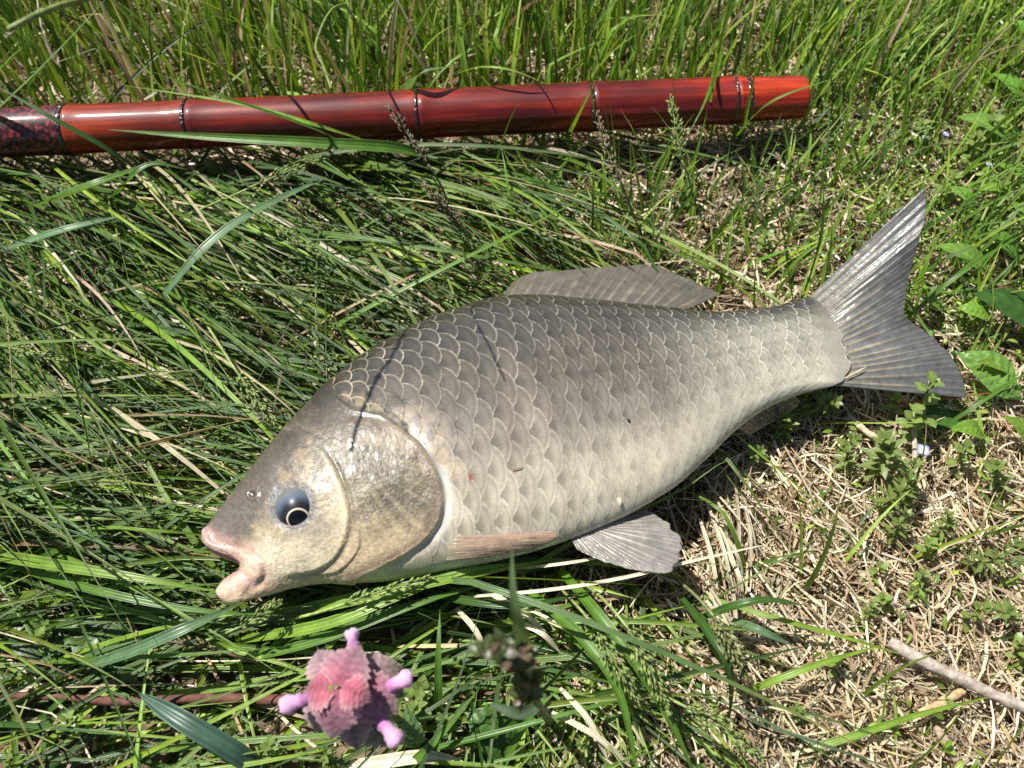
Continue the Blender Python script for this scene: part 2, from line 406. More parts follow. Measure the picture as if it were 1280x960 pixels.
disp += hm * 0.0009 * (fbm(qx / 22, qy / 22, 4) - .5) + (1 - hm) * 0.0008 * (fbm(qx / 60, qy / 60, 2) - .5)
fish_pts = (Bp.reshape(-1, 3) + Nn.reshape(-1, 3) * disp[:, None])
edgev = np.minimum(vv, 1 - vv)
# pigment
def mixc(a, b, f): return a + (b - a) * np.clip(f, 0, 1)[:, None]
n1 = fbm(qx / 40, qy / 40, 4); n2 = fbm(qx / 9 + 5, qy / 9, 3); n3 = fbm(qx / 3.2 + 8, qy / 3.2, 2)
stops = [(0, (46, 43, 37)), (.10, (64, 60, 53)), (.3, (84, 79, 70)), (.52, (104, 98, 88)), (.7, (134, 127, 115)), (.86, (178, 170, 152)), (1, (190, 182, 160))]
sv = [s[0] for s in stops]; sl = np.array([lin(*s[1]) for s in stops])
vq = vv + 0.10 * (n1 - .5)
C = np.stack([np.interp(vq, sv, sl[:, k]) for k in range(3)], -1)
ped = sm(0.68, 0.93, uu); C = mixc(C, np.tile(lin(170, 167, 150), (len(Q), 1)), ped * sm(0.05, 0.4, vv) * 0.8)
C = mixc(C, np.tile(lin(140, 118, 100), (len(Q), 1)), 0.12 * sm(.45, .62, n1) * sm(.2, .4, vv) * sm(.75, .6, uu))
# scales: darker base, pale rim (part pigment, part painted glint), each a little different
sf = scale_w * bellyfade
base_dark = sm(0.30, 0.75, edge)
C = C * (1 - (sf * (0.40 - .14 * sm(.5, .8, uu)) * base_dark))[:, None] * (1 + sf * 0.10 * sid)[:, None]
rim = sm(0.07, 0.012, edge) * sm(-.1, .5, rear) * np.clip(0.15 + 1.25 * n2 + .8 * (n1 - .5) + .25 * sid, 0.1, 1.2)
front = sm(0.62, 0.22, uu) * sm(.75, .35, vv)
rimc = mixc(np.tile(lin(212, 207, 194), (len(Q), 1)), np.tile(lin(222, 204, 176), (len(Q), 1)), front)
C = mixc(C, rimc, sf * rim * (0.40 + 0.34 * front + 0.62 * ped))
C = C * (1 - sf * 0.20 * sm(0.10, 0.16, edge) * sm(0.30, 0.16, edge))[:, None]
C = mixc(C, np.tile(lin(224, 196, 150), (len(Q), 1)), sf * 0.24 * sm(60, 8, sdh) * sm(470, 520, qy) * sm(640, 590, qy) * sm(.35, .6, n2))
pore = lat * sf * sm(0.07, 0.03, np.abs(Ws - np.round(Ws))) * sm(.25, .5, rear) * sm(.8, .6, rear); C = C * (1 - 0.16 * pore)[:, None]
# head
hst = [(0, (40, 37, 33)), (.18, (64, 59, 53)), (.4, (98, 91, 79)), (.62, (158, 145, 120)), (.85, (196, 185, 158)), (1, (192, 184, 150))]
hv = [s[0] for s in hst]; hl = np.array([lin(*s[1]) for s in hst])
Hc = np.stack([np.interp(vv + 0.18 * (n1 - .5), hv, hl[:, k]) for k in range(3)], -1)
gold = sm(.5, .72, n2 * .6 + n1 * .4); Hc = mixc(Hc, np.tile(lin(222, 190, 128), (len(Q), 1)), 0.30 * gold * sm(.2, .45, vv))
dark = sm(.55, .3, n2 * .5 + n1 * .5); Hc = mixc(Hc, np.tile(lin(120, 112, 98), (len(Q), 1)), 0.35 * dark * sm(.95, .7, vv))
# gill cover with fine dark rays
gill = sm(0, 6, sdc) * hm * sm(538, 556, qy + (qx - 440) * -0.25)
ang = np.arctan2(qy - 560, qx - 425); rad = np.hypot(qy - 560, qx - 425)
ray = fbm(ang * 34 + 50, rad / 130, 4)
Gc = mixc(np.tile(lin(86, 80, 66), (len(Q), 1)), np.tile(lin(138, 126, 100), (len(Q), 1)), sm(.38, .66, ray) * 0.75)
Gc = mixc(Gc, np.tile(lin(202, 180, 146), (len(Q), 1)), sm(628, 700, qy + 20 * (n2 - .5)))
Hc = mixc(Hc, Gc, gill * 0.9)
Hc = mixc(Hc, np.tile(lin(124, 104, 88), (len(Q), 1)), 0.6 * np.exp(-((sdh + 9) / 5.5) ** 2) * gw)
Hc = mixc(Hc, np.tile(lin(214, 196, 168), (len(Q), 1)), 0.35 * np.exp(-((sdh + 1.5) / 2.5) ** 2) * gw)
Hc = mixc(Hc, np.tile(lin(222, 204, 166), (len(Q), 1)), 0.6 * np.exp(-((sdc + 4) / 4) ** 2) * cw)
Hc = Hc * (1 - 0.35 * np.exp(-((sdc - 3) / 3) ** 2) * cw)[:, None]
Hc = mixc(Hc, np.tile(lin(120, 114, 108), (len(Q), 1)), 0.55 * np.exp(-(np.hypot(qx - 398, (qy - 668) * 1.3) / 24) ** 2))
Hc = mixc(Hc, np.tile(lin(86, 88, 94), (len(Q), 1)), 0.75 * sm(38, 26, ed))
Hc = mixc(Hc, np.tile(lin(236, 222, 196), (len(Q), 1)), 0.75 * np.exp(-(np.hypot((qx - 350) / 44, (qy - 700) / 17)) ** 2))
snout = sm(332, 285, qx + 0.4 * (qy - 650)); Hc = mixc(Hc, np.tile(lin(106, 97, 91), (len(Q), 1)), 0.8 * snout)
pink = np.clip(np.exp(-(dm / 15) ** 2) + np.exp(-(dl / 13) ** 2) + 0.8 * np.exp(-(ul / 8) ** 2), 0, 1)
Hc = mixc(Hc, np.tile(lin(212, 176, 162), (len(Q), 1)), 0.7 * pink)
Hc = mixc(Hc, np.tile(lin(226, 196, 160), (len(Q), 1)), 0.7 * sm(722, 738, qy) * sm(400, 330, qx) * (1 - pink))
Hc = mixc(Hc, np.tile(lin(164, 112, 100), (len(Q), 1)), 0.25 * np.exp(-(dg / 4.5) ** 2) + 0.35 * np.exp(-(dc / 4.5) ** 2))
Hc = Hc * (0.80 + 0.40 * n3)[:, None]
nost = np.hypot(qx - 316, qy - 618); Hc = Hc * (1 - .65 * np.exp(-(nost / 3.2) ** 2))[:, None]
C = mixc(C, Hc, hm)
mem = np.exp(-((sdh - 7) / 6) ** 2) * sm(575, 600, qy) * sm(690, 665, qy)
C = mixc(C, np.tile(lin(206, 208, 204), (len(Q), 1)), mem * 0.5)
C = mixc(C, np.tile(lin(184, 188, 140), (len(Q), 1)), throat * 0.6 * (1 - hm)); 
C = mixc(C, np.tile(lin(120, 36, 20), (len(Q), 1)), 0.9 * np.exp(-(np.hypot(qx - 588, (qy - 597) * .5) / 2.6) ** 2))
C = C * (0.93 + 0.14 * n3)[:, None] * np.array([.82, .825, .82]) * (1 + .20 * sm(.55, .85, vv) * (1 - hm))[:, None]
C = mixc(C, np.tile(lin(112, 108, 100), (len(Q), 1)), .6 * sm(.965, 1, uu))
rough = 0.29 + 0.16 * n2 - 0.02 * hm - 0.14 * snout
bstr = 0.14 + 0.5 * hm
rough = rough - .20 * sf * rim + .10 * hm * (1 - snout)
lay = np.stack([rough, bstr, .46 - .16 * hm + .3 * snout * hm], -1)
# lower side: the same outline, less detail, welded along the edge; then the mouth's inside
S2, Z2, _, _ = sheet(NB)
B2 = np.dstack([S2, ZM - Z2])[:, 1:-1]
C2i = np.clip(np.round(np.linspace(0, NV - 1, NB)).astype(int), 0, NV - 1)
vb = (1 - np.cos(np.pi * np.linspace(0, 1, NB))) / 2
idx = np.array([np.argmin(abs(V1 - x)) for x in vb])[1:-1]
C3 = C.reshape(NU, NV, 3); L3 = lay.reshape(NU, NV, 3)
nT = NU * NV; W2 = NB - 2
Vall = np.vstack([fish_pts, B2.reshape(-1, 3)])
Call = np.vstack([C, C3[:, idx].reshape(-1, 3)]); Lall = np.vstack([lay, L3[:, idx].reshape(-1, 3)])
Ft = grid_faces(NU, NV)[:, ::-1]
bi = np.concatenate([(np.arange(NU) * NV)[:, None], nT + np.arange(NU * W2).reshape(NU, W2), (np.arange(NU) * NV + NV - 1)[:, None]], 1)
Fb = np.stack([bi[:-1, :-1], bi[1:, :-1], bi[1:, 1:], bi[:-1, 1:]], -1).reshape(-1, 4)[:, ::-1]
def ring_cap(row, depths, shrink, colr):
    """extends a ring of vertex ids inwards in steps"""
    global Vall, Call, Lall
    faces = []; prev = row; base = Vall[row]; cen = base.mean(0)
    for (dx, s) in zip(depths, shrink):
        nv_ = cen + (base - cen) * s + np.array(dx); ids = len(Vall) + np.arange(len(row))
        Vall = np.vstack([Vall, nv_]); Call = np.vstack([Call, np.tile(colr, (len(row), 1))]); Lall = np.vstack([Lall, np.tile([.3, .3, .4], (len(row), 1))])
        k = np.roll(np.arange(len(row)), -1)
        faces.append(np.stack([prev, prev[k], ids[k], ids], -1)); prev = ids
    return faces
ringL = np.r_[np.arange(NV), bi[0, 1:-1][::-1]]
ringR = np.r_[(NU - 1) * NV + np.arange(NV), bi[-1, 1:-1][::-1]]
axis = unit(np.array([*(P(1045, 428, ZM) - P(265, 705, ZM))[:2], 0]))
Fm = ring_cap(ringL, [axis * .0012, axis * .005, axis * .012, axis * .013], [.80, .66, .5, .02], lin(190, 128, 116))
Fc = ring_cap(ringR, [axis * .0006, axis * .0008], [.7, .02], lin(170, 166, 150))
mesh('body', Vall - FL, [Ft, Fb] + Fm + Fc, M_SKIN, FISH, Call, Lall)

# eye
kq = np.argmin(np.hypot(qx - 365, qy - 632))
ec = Bp.reshape(-1, 3)[kq]; en = Nn.reshape(-1, 3)[kq]
VW = unit(CAM - ec)
idown = unit(-UPV - VW * np.dot(-UPV, VW))
gaze = unit(VW * math.cos(.40) + idown * math.sin(.40) - RGT * .06)
RE = 0.0089
ecn = ec - en * 0.0060
th_ = np.linspace(0, np.pi, 60); ph_ = np.linspace(0, 2 * np.pi, 64, endpoint=False)
e1 = unit(np.cross(gaze, [0, 0, 1])); e2 = np.cross(e1, gaze)
TT, PPh = np.meshgrid(th_, ph_, indexing='ij')
rad_e = RE * (1 + 0.035 * np.exp(-(TT / .5) ** 2))
Ve = ecn + rad_e[..., None] * (np.cos(TT)[..., None] * gaze + np.sin(TT)[..., None] * (np.cos(PPh)[..., None] * e1 + np.sin(PPh)[..., None] * e2))
ta = TT.ravel()
ce = np.tile(lin(30, 32, 38), (len(ta), 1))
ce = mixc(ce, np.tile(lin(84, 94, 110), (len(ta), 1)), sm(.62, 1.1, ta)); ce = mixc(ce, np.tile(lin(104, 102, 98), (len(ta), 1)), sm(.95, 1.45, ta))
ce = np.where((ta < .40)[:, None], lin(6, 6, 8), np.where((ta < .47)[:, None], lin(226, 208, 178), ce))
EY = mesh('eye', Ve.reshape(-1, 3) - FL, grid_faces(60, 64, 0, True), M_EYE, FISH, ce)
EY['label'] = 'dark glossy eye with cream ringed pupil'

# fins
FIN_PTS = []
def fin(name, root, tip, zroot, ztip, nray, cr, cm, ns=200, nl=70, thick=0.0011, amp=0.00013, curl=None, label=None, dark_tip=0.0, fray=0.0, var=.45, rootc=None):
    r = spline(root, ns); tp_ = spline(tip, ns); s = np.linspace(0, 1, ns); t = np.linspace(0, 1, nl)
    if fray:
        tp_ = tp_ + (tp_ - r) * (fray * (fbm(s * nray * 1.0, 0 * s + 3, 2) - .6))[:, None]
    q = r[:, None] * (1 - t)[None, :, None] + tp_[:, None] * t[None, :, None]
    zr = np.interp(s, np.linspace(0, 1, len(zroot)), zroot); zt = np.interp(s, np.linspace(0, 1, len(ztip)), ztip)
    z = zr[:, None] * (1 - t) + zt[:, None] * t
    if curl is not None: z = z + curl(s[:, None], t[None, :])
    sj = s + 0.25 / nray * np.sin(s * 23 + 1)
    ph = np.cos(2 * np.pi * nray * sj)[:, None] * (1 - 0.35 * t[None])
    br = .6 * np.cos(4 * np.pi * nray * sj)[:, None]
    ph = ph * (1 - sm(.45, .9, t))[None] + br * sm(.45, .9, t)[None]
    wv = 0.0005 * (fbm(s[:, None] * 9 + 3, t[None] * 5, 3) - .5)
    p = P(q[..., 0], q[..., 1], z)
    hz = thick * (1 - .75 * t)[None] * .5 * np.ones((ns, 1))
    top = p + np.array([0, 0, 1.]) * (hz + amp * ph + wv)[..., None]; bot = p - np.array([0, 0, 1.]) * (hz - amp * ph * 0.5 - wv)[..., None]
    nn = fbm(s[:, None] * 14, t[None] * 7, 3); rm = sm(.25, .95, ph)
    c = np.asarray(cm)[None, None] + (np.asarray(cr) - np.asarray(cm))[None, None] * (rm * (.6 + .6 * nn) * (1 - .45 * t[None]))[..., None]
    c = c * (1 - var * .5 + var * nn)[..., None] * (1 - dark_tip * sm(.6, 1, t))[None, :, None]
    if rootc is not None: c = c + (np.asarray(rootc) - c) * (.9 * sm(.32, .06, t + .05 * np.sin(s * 40)[:, None]))[..., None]
    F1 = grid_faces(ns, nl); n0 = ns * nl; F2 = grid_faces(ns, nl, n0)[:, ::-1]
    i = np.arange(ns - 1); j = np.arange(nl - 1); rim_f = []
    for a_, b_ in ((i * nl, (i + 1) * nl), ((i + 1) * nl + nl - 1, i * nl + nl - 1), (j + 1, j), ((ns - 1) * nl + j, (ns - 1) * nl + j + 1)):
        rim_f.append(np.stack([a_, b_, b_ + n0, a_ + n0], -1))
    V = np.vstack([top.reshape(-1, 3), bot.reshape(-1, 3)])
    FIN_PTS.append(V)
    o = mesh(name, V - FL, [F1, F2] + rim_f, M_FIN, FISH, np.vstack([c.reshape(-1, 3)] * 2))
    if label: o['label'] = label
    return o
cm = lin(120, 121, 120); cr = lin(190, 176, 144)
fin('tail_fin', [(1012, 371), (1026, 384), (1034, 402), (1041, 428), (1048, 452), (1050, 470), (1034, 481)],
    [(1158, 232), (1157, 262), (1151, 296), (1140, 335), (1131, 372), (1133, 396), (1156, 414), (1186, 440), (1202, 470), (1206, 497)],
    [ZM + .0006, ZM + .0004, ZM + .0004, ZM], [ZM + .034, ZM + .026, ZM + .012, ZM + .001, ZM - .004, ZM - .012], 20, cr, cm, ns=320, nl=110,
    curl=lambda s, t: 0.0015 * np.sin(np.pi * t) * sm(.55, 0, s), dark_tip=.2, fray=.04, rootc=lin(146, 142, 130), label='forked grey tail fin with pale rays and wet highlights')
fin('dorsal_fin', [(622, 380), (660, 380), (700, 382), (740, 384), (780, 388), (820, 391), (850, 391)],
    [(640, 353), (662, 342), (700, 338), (740, 334), (785, 333), (818, 331), (852, 345), (882, 358), (902, 367)],
    [ZM + .003] * 3, [ZM - .004, ZM - .002, ZM - .006, ZM - .010], 17, lin(150, 141, 122), lin(116, 110, 99), ns=280, nl=60, fray=.05, label='folded grey dorsal fin with oblique rays')
fin('pelvic_fin', [(708, 664), (720, 660), (735, 658), (745, 656)],
    [(722, 688), (750, 700), (790, 713), (825, 716), (846, 706), (853, 690), (848, 668), (834, 652), (806, 636)],
    [ZM - .002] * 2, [ZM + .000, ZM - .001, ZM - .006], 19, lin(232, 222, 204), lin(150, 146, 140), ns=220, nl=70, curl=lambda s, t: .002 * np.sin(np.pi * s) * t, fray=.12, label='fanned pale pelvic fin below the belly')
def skin_z(px, py): return float(Bp.reshape(-1, 3)[np.argmin(np.hypot(qx - px, qy - py)), 2])
fin('pectoral_fin', [(543, 664), (542, 674), (545, 688), (553, 702)],
    [(688, 664), (697, 668), (692, 675), (664, 689)],
    [skin_z(557, 668) - .0004, skin_z(557, 668) - .0045], [skin_z(690, 664) + .0008, skin_z(690, 664) - .0030], 5, lin(204, 180, 156), lin(184, 158, 136), ns=110, nl=90, thick=.0014, amp=.00006, var=.12, rootc=lin(168, 162, 138),
    curl=lambda s, t: .0016 * np.sin(np.pi * np.clip(s * .8 + .1, 0, 1)) * np.sin(np.pi * t) ** .6 - .004 * sm(.2, 0, t), label='brownish pectoral fin folded along the belly')
fin('anal_fin', [(918, 534), (940, 516), (965, 502), (990, 492)], [(936, 545), (958, 532), (982, 518), (1004, 504)],
    [ZM - .002] * 2, [ZM - .012] * 2, 7, lin(130, 122, 112), lin(104, 99, 93), ns=90, nl=24, label='narrow dark anal fin under the tail stalk')

# ------------------------------------------------------------------ bamboo rod butt
RZ = 0.031
ra = P(-260, 177.5, RZ); rb = P(1002, 121.5, RZ)
rdir = unit(rb - ra); rlen = np.linalg.norm(rb - ra)
ROD = thing('fishing_rod', 'red lacquered bamboo fishing rod butt lying in the grass behind the fish', 'fishing rod', tuple(ra * [1, 1, 0]))
ROD.location = ra; RL = np.array(ROD.location)
ROD.rotation_euler = (0, 0, math.atan2(rdir[1], rdir[0]))
def rod_s(px):
    ys = 177.5 + (px + 260) / 1262 * (121.5 - 177.5); p = P(px, ys, RZ); return float(np.dot(p - ra, rdir))
nodes_px = [-120, 86, 237, 522, 738, 915]; ns_ = [rod_s(p) for p in nodes_px]
R0 = 0.0121
def rod_r(s):
    r = R0 * (1 + 0.02 * np.sin(s * 21))
    for k in ns_:
        r = r + 0.0007 * np.exp(-((s - k) / .006) ** 2)
    return r - 0.0010 * sm(rlen - .05, rlen, s)
def rev(name, ss, rr, mat, parent, c, n=64):
    a = np.linspace(0, 2 * np.pi, n, endpoint=False); ss = np.asarray(ss); rr = np.asarray(rr)
    oval = 1 + .015 * np.cos(2 * a + 1)
    V = np.stack([np.repeat(ss, n), (rr[:, None] * np.cos(a) * oval).ravel(), (rr[:, None] * np.sin(a) * oval).ravel()], -1)
    cc_ = np.repeat(np.asarray(c, float), n, 0) if np.ndim(c) == 2 else np.tile(np.asarray(c, float), (len(V), 1))
    return mesh(name, V, grid_faces(len(ss), n, 0, True), mat, parent, cc_)
bounds = [0.0] + ns_ + [rlen]
for k in range(len(bounds) - 1):
    s0, s1 = bounds[k] + (.0006 if k else 0), bounds[k + 1] - .0006
    ss = np.linspace(s0, s1, 90); rr = rod_r(ss)
    if k: rr = rr - .0007 * np.exp(-((ss - s0) / .0012) ** 2)
    if k == len(bounds) - 2:
        tail = np.linspace(0, 1, 10)[1:]; rr = np.r_[rr, rr[-1] - .0016 * (1 - np.sqrt(1 - tail ** 2)), [rr[-1] * .55, .0003]]
        ss = np.r_[ss, s1 + .0016 * tail, [s1 + .0019, s1 + .0020]]
    e = np.minimum(ss - s0, s1 - ss)
    shade = (0.72 + .45 * np.exp(-(e / .02) ** 2)) if k > 1 else np.ones(len(ss))
    c = np.stack([shade, shade ** 1.25, shade ** 1.2], -1)
    c = c * {2: [1.15, 1.9, 1.5], 3: [.9, .9, .9], 4: [.78, .7, .7], 5: [.82, .75, .7], 6: [1.1, 1.25, 1.0]}.get(k, [1, 1, 1])
    if k == len(bounds) - 2: c[-3:] *= .35
    if k <= 1: ss, rr, c = ss, rr, np.ones((len(ss), 3))
    o = rev('bamboo_section', ss, rr, M_SPECK if k <= 1 else M_LACQ, ROD, c)
    if k <= 1: o['label'] = 'dark speckled lacquered section'
m, t, b = new_mat('black_lacquer'); M_BLK = m; b.inputs['Base Color'].default_value = (*lin(34, 12, 10), 1); b.inputs['Roughness'].default_value = .25; b.inputs['Coat Weight'].default_value = 1; b.inputs['Coat Roughness'].default_value = .1
g = t.nodes.new('ShaderNodeTexCoord'); n1 = node(t, 'ShaderNodeTexNoise'); n1.inputs['Scale'].default_value = 500; t.links.new(g.outputs['Object'], n1.inputs['Vector']); bumpn(t, n1.outputs[0], .9, .002, b)
def node_ring(k, wd, pr):
    ss = np.linspace(ns_[k] - wd, ns_[k] + wd, 12)
    rev('node_ring', ss, rod_r(ss) + pr * np.sqrt(np.maximum(1 - ((ss - ns_[k]) / wd) ** 2, 0)) - .0003, M_BLK, ROD, (1, 1, 1))
for k in range(len(ns_)): node_ring(k, .0009 if k != 1 else .0013, .0006)
ss = np.linspace(ns_[5] + .0055, ns_[5] + .0085, 10); rev('node_ring', ss, rod_r(ss) + .0006 * np.sin(np.linspace(0, np.pi, 10)) - .0002, M_BLK, ROD, (1, 1, 1))

# ------------------------------------------------------------------ what grass has to keep clear of
GRES = 0.0015; X0, Y0, NX, NY = -0.25, -0.2, 340, 300
TOPZ = np.full((NX, NY), -1.0); BOTZ = np.full((NX, NY), 9.0)
for pts in [fish_pts[::2], B2.reshape(-1, 3)] + FIN_PTS:
    i = ((pts[:, 0] - X0) / GRES).astype(int); j = ((pts[:, 1] - Y0) / GRES).astype(int)
    for di in (-1, 0, 1):
        for dj in (-1, 0, 1):
            np.maximum.at(TOPZ, (i + di, j + dj), pts[:, 2]); np.minimum.at(BOTZ, (i + di, j + dj), pts[:, 2])
fish_out = np.array(dors + caud[1:] + vent[::-1] + mouth[::-1][1:])
fin_out = np.array([(1012, 371), (1158, 232), (1151, 296), (1133, 396), (1186, 440), (1206, 497), (1040, 484)])
dor_out = np.array([(622, 378), (640, 353), (700, 338), (818, 331), (902, 367), (850, 390)])
pel_out = np.array([(708, 668), (790, 713), (846, 706), (850, 668), (806, 636)])
def keep_clear(Pc, view=True, slack=13.0):
    """Pc (N,K,3) blade centre lines -> keep mask, pressed down where they run under the fish"""
    N, K, _ = Pc.shape
    x, y, z = Pc[..., 0], Pc[..., 1], Pc[..., 2]
    i = ((x - X0) / GRES).astype(int); j = ((y - Y0) / GRES).astype(int)
    inb = (i >= 0) & (i < NX) & (j >= 0) & (j < NY); i = np.clip(i, 0, NX - 1); j = np.clip(j, 0, NY - 1)
    ins = inb & (TOPZ[i, j] > 0)
    bad = (ins & (z > BOTZ[i, j] + .012)).any(1)
    z2 = np.where(ins, np.minimum(z, BOTZ[i, j] - .0015), z)
    Pc[..., 2] = z2
    r = Pc - ra; s = r @ rdir; dd = np.linalg.norm(r - s[..., None] * rdir, axis=-1)
    bad |= ((dd < R0 + .0015) & (s > -.05) & (s < rlen + .002)).any(1)
    if view:
        q = pix(Pc.reshape(-1, 3)); near = (Pc[..., 1] < 0.30).ravel()
        cov = np.zeros(len(q), bool)
        for poly, sl_ in ((fish_out, slack), (fin_out, 8), (dor_out, 6), (pel_out, 4)):
            sd = poly_sd(q, poly); cov |= sd < -sl_
        cov = cov.reshape(N, K) & ~ins
        # only blades in front of the fish hide it: those nearer the camera than the body
        front = cov & (y < np.interp(x, *(lambda a: (a[:, 0], a[:, 1]))(np.array(sorted(P(*np.array(dors).T, ZM)[:, :2].tolist())))))
        bad |= front.any(1)
    return ~bad

# ------------------------------------------------------------------ blades
def blade_lines(root, az, e0, e1, L, p, drift, seg):
    N = len(root); kink = np.where(rng.random(N) < .14, rng.uniform(.35, .85, N), 9.); kd = np.radians(rng.uniform(25, 80, N)); ka = rng.uniform(-.9, .9, N)
    pts = [root.copy()]; cur = root.copy()
    for k in range(seg):
        s = (k + .5) / seg; e = e0 + (e1 - e0) * s ** p; a = az + drift * s; bent = s > kink; e = np.where(bent, np.maximum(e - kd, -.9), e); a = np.where(bent, a + ka, a)
        cur = cur + (L / seg)[:, None] * np.stack([np.cos(e) * np.cos(a), np.cos(e) * np.sin(a), np.sin(e)], -1); pts.append(cur.copy())
    Pc = np.stack(pts, 1)
    gz = ground_z(Pc[..., 0], Pc[..., 1]) + .001
    Pc[..., 2] = np.maximum(Pc[..., 2], gz)
    return Pc
def blade_mesh(Pc, W, colr, roll, fold=.22, base=.65, tipc=None, flat_tip=False):
    N, K, _ = Pc.shape; s = np.linspace(0, 1, K)
    T = unit(np.gradient(Pc, axis=1)); side = np.cross(T, np.array([0, 0, 1.])); 
    side = np.where(np.linalg.norm(side, axis=-1, keepdims=True) < .05, np.array([1., 0, 0]), side); side = unit(side)
    nor = np.cross(side, T)
    cr_, sr_ = np.cos(roll)[:, None, None], np.sin(roll)[:, None, None]
    sd = side * cr_ + nor * sr_; nr = nor * cr_ - side * sr_
    if flat_tip: wp = np.minimum(1, .8 + s) * (1 - .3 * s)
    else: wp = np.minimum(1, base + 1.5 * s) * np.maximum(1 - s ** 2.6, 0.03)
    w_ = W[:, None] * wp[None]
    l = Pc - sd * (w_ / 2)[..., None]; r = Pc + sd * (w_ / 2)[..., None]; c = Pc - nr * (w_ * fold)[..., None]
    V = np.stack([l, c, r], 2).reshape(-1, 3)
    k = np.arange(K - 1); n = np.arange(N)[:, None] * K * 3
    f = []
    for o in (0, 1):
        f.append(np.stack([n + k * 3 + o, n + k * 3 + o + 1, n + (k + 1) * 3 + o + 1, n + (k + 1) * 3 + o], -1).reshape(-1, 4))
    cc_ = np.repeat(np.repeat(colr[:, None], K, 1)[:, :, None], 3, 2)
    if tipc is not None: 
        f_ = sm(.72, 1, s)[None, :, None, None] * tipc[1][:, None, None, None]
        cc_ = cc_ * (1 - f_) + tipc[0] * f_
    uv = np.zeros((N, K, 3, 3)); uv[..., 0] = np.array([0, .5, 1])[None, None]; uv[..., 1] = s[None, :, None]
    return V, np.vstack(f), cc_.reshape(-1, 3), uv.reshape(-1, 3)
GREEN = [lin(*c) for c in ((82, 114, 40), (70, 102, 36), (100, 130, 50), (62, 92, 40), (116, 140, 52), (84, 112, 64))]
GREEN_Y = [lin(*c) for c in ((134, 162, 56), (122, 154, 46), (150, 174, 76), (106, 142, 42))]
STRAW = [lin(*c) for c in ((206, 190, 162), (190, 170, 138), (222, 210, 186), (160, 136, 104), (198, 182, 154), (176, 158, 132), (124, 100, 74))]
def pick(pal, N, var=.16):
    p = np.array(pal)[rng.integers(0, len(pal), N)]
    return p * (1 + var * rng.standard_normal((N, 1))).clip(.5, 1.6) * (1 + .05 * rng.standard_normal((N, 3)))
def sow(n, density, xr=(-.62, .62), yr=(-.30, .85)):
    x = rng.uniform(*xr, n); y = rng.uniform(*yr, n)
    p = np.stack([x, y, 0 * x], -1); q = pix(p)
    keep = rng.random(n) < density(q[:, 0], q[:, 1])
    p = p[keep]; p[:, 2] = ground_z(p[:, 0], p[:, 1]) - .002
    return p, q[keep]
U = rng.uniform; NRM = rng.standard_normal
deg = math.radians
green = Acc(); straw = Acc()
def put(acc, Pc, W, c, roll, mask=True, **kw):
    if mask is not False:
        k = keep_clear(Pc); Pc, W, c, roll = Pc[k], W[k], c[k], roll[k]
        if 'tipc' in kw and kw['tipc'] is not None: kw['tipc'] = (kw['tipc'][0], kw['tipc'][1][k])
    if len(Pc): acc.add(*blade_mesh(Pc, W, c, roll, **kw))
def behind_rod(px, py): return py < 165 - px * 0.045

# A: upright grass behind the rod and thinning to the right
def dA(px, py):
    d = sm(215, 110, py) * (1 - .55 * sm(820, 1050, px)) * (.75 + .25 * sm(-400, 0, py))
    return d * np.where(py < -60, .55, 1)
root, q = sow(40000, dA); N = len(root)
lean = np.interp(q[:, 0], [-200, 150, 450, 750, 1000, 1400], [150, 130, 105, 85, 62, 55])
az = np.radians(lean + 38 * NRM(N)); L = U(.035, .105, N) * np.interp(q[:, 0], [0, 800, 1100], [1.05, .95, .75]); 
Pc = blade_lines(root, az, np.radians(U(62, 90, N)), np.radians(U(5, 70, N)), L, 1.5, .5 * NRM(N), 9)
c = pick(GREEN_Y + GREEN_Y + GREEN[:3], N, .2) * 1.08; dry = rng.random(N) < .13; c[dry] = pick(STRAW, dry.sum())
put(green, Pc, U(.0011, .0030, N), c, .7 * NRM(N), tipc=(lin(170, 150, 90), (rng.random(N) < .25) * .8))
# B: grass combed to the right, left of the fish
def dB(px, py):
    d = sm(560, 420, px + .25 * (py - 300)) * sm(120, 230, py) * sm(760, 690, py)
    d2 = .75 * sm(430, 560, px) * sm(760, 600, px) * sm(150, 210, py) * sm(420, 360, py)
    return np.clip(d + d2, 0, 1)
for (n, Ls, zoff, wd, pal, e0r) in ((23000, (.06, .16), 0, (.0007, .0020), GREEN, (20, 58)), (3200, (.12, .24), .008, (.0013, .0030), GREEN + GREEN_Y[:2], (18, 42))):
    root, q = sow(n, dB, xr=(-.62, .2)); N = len(root)
    aim = np.interp(q[:, 1], [100, 250, 420, 560, 650, 760], [-44, -40, -34, -16, -5, 4])
    az = np.radians(aim + 46 * (fbm(q[:, 0] / 110, q[:, 1] / 110, 2) - .5) + 5.5 * NRM(N)); flip = rng.random(N) < .09; az[flip] += np.radians(U(-70, 110, flip.sum()))
    Pc = blade_lines(root + [0, 0, zoff], az, np.radians(U(*e0r, N)), np.radians(U(-22, 2, N)), U(*Ls, N), .65, .28 * NRM(N), 11)
    c = pick(pal, N, .26) * 1.02; dry = rng.random(N) < .10; c[dry] = pick(STRAW, dry.sum())
    put(green, Pc, U(*wd, N), c, .6 * NRM(N), tipc=(lin(170, 150, 90), (rng.random(N) < .2) * .8))
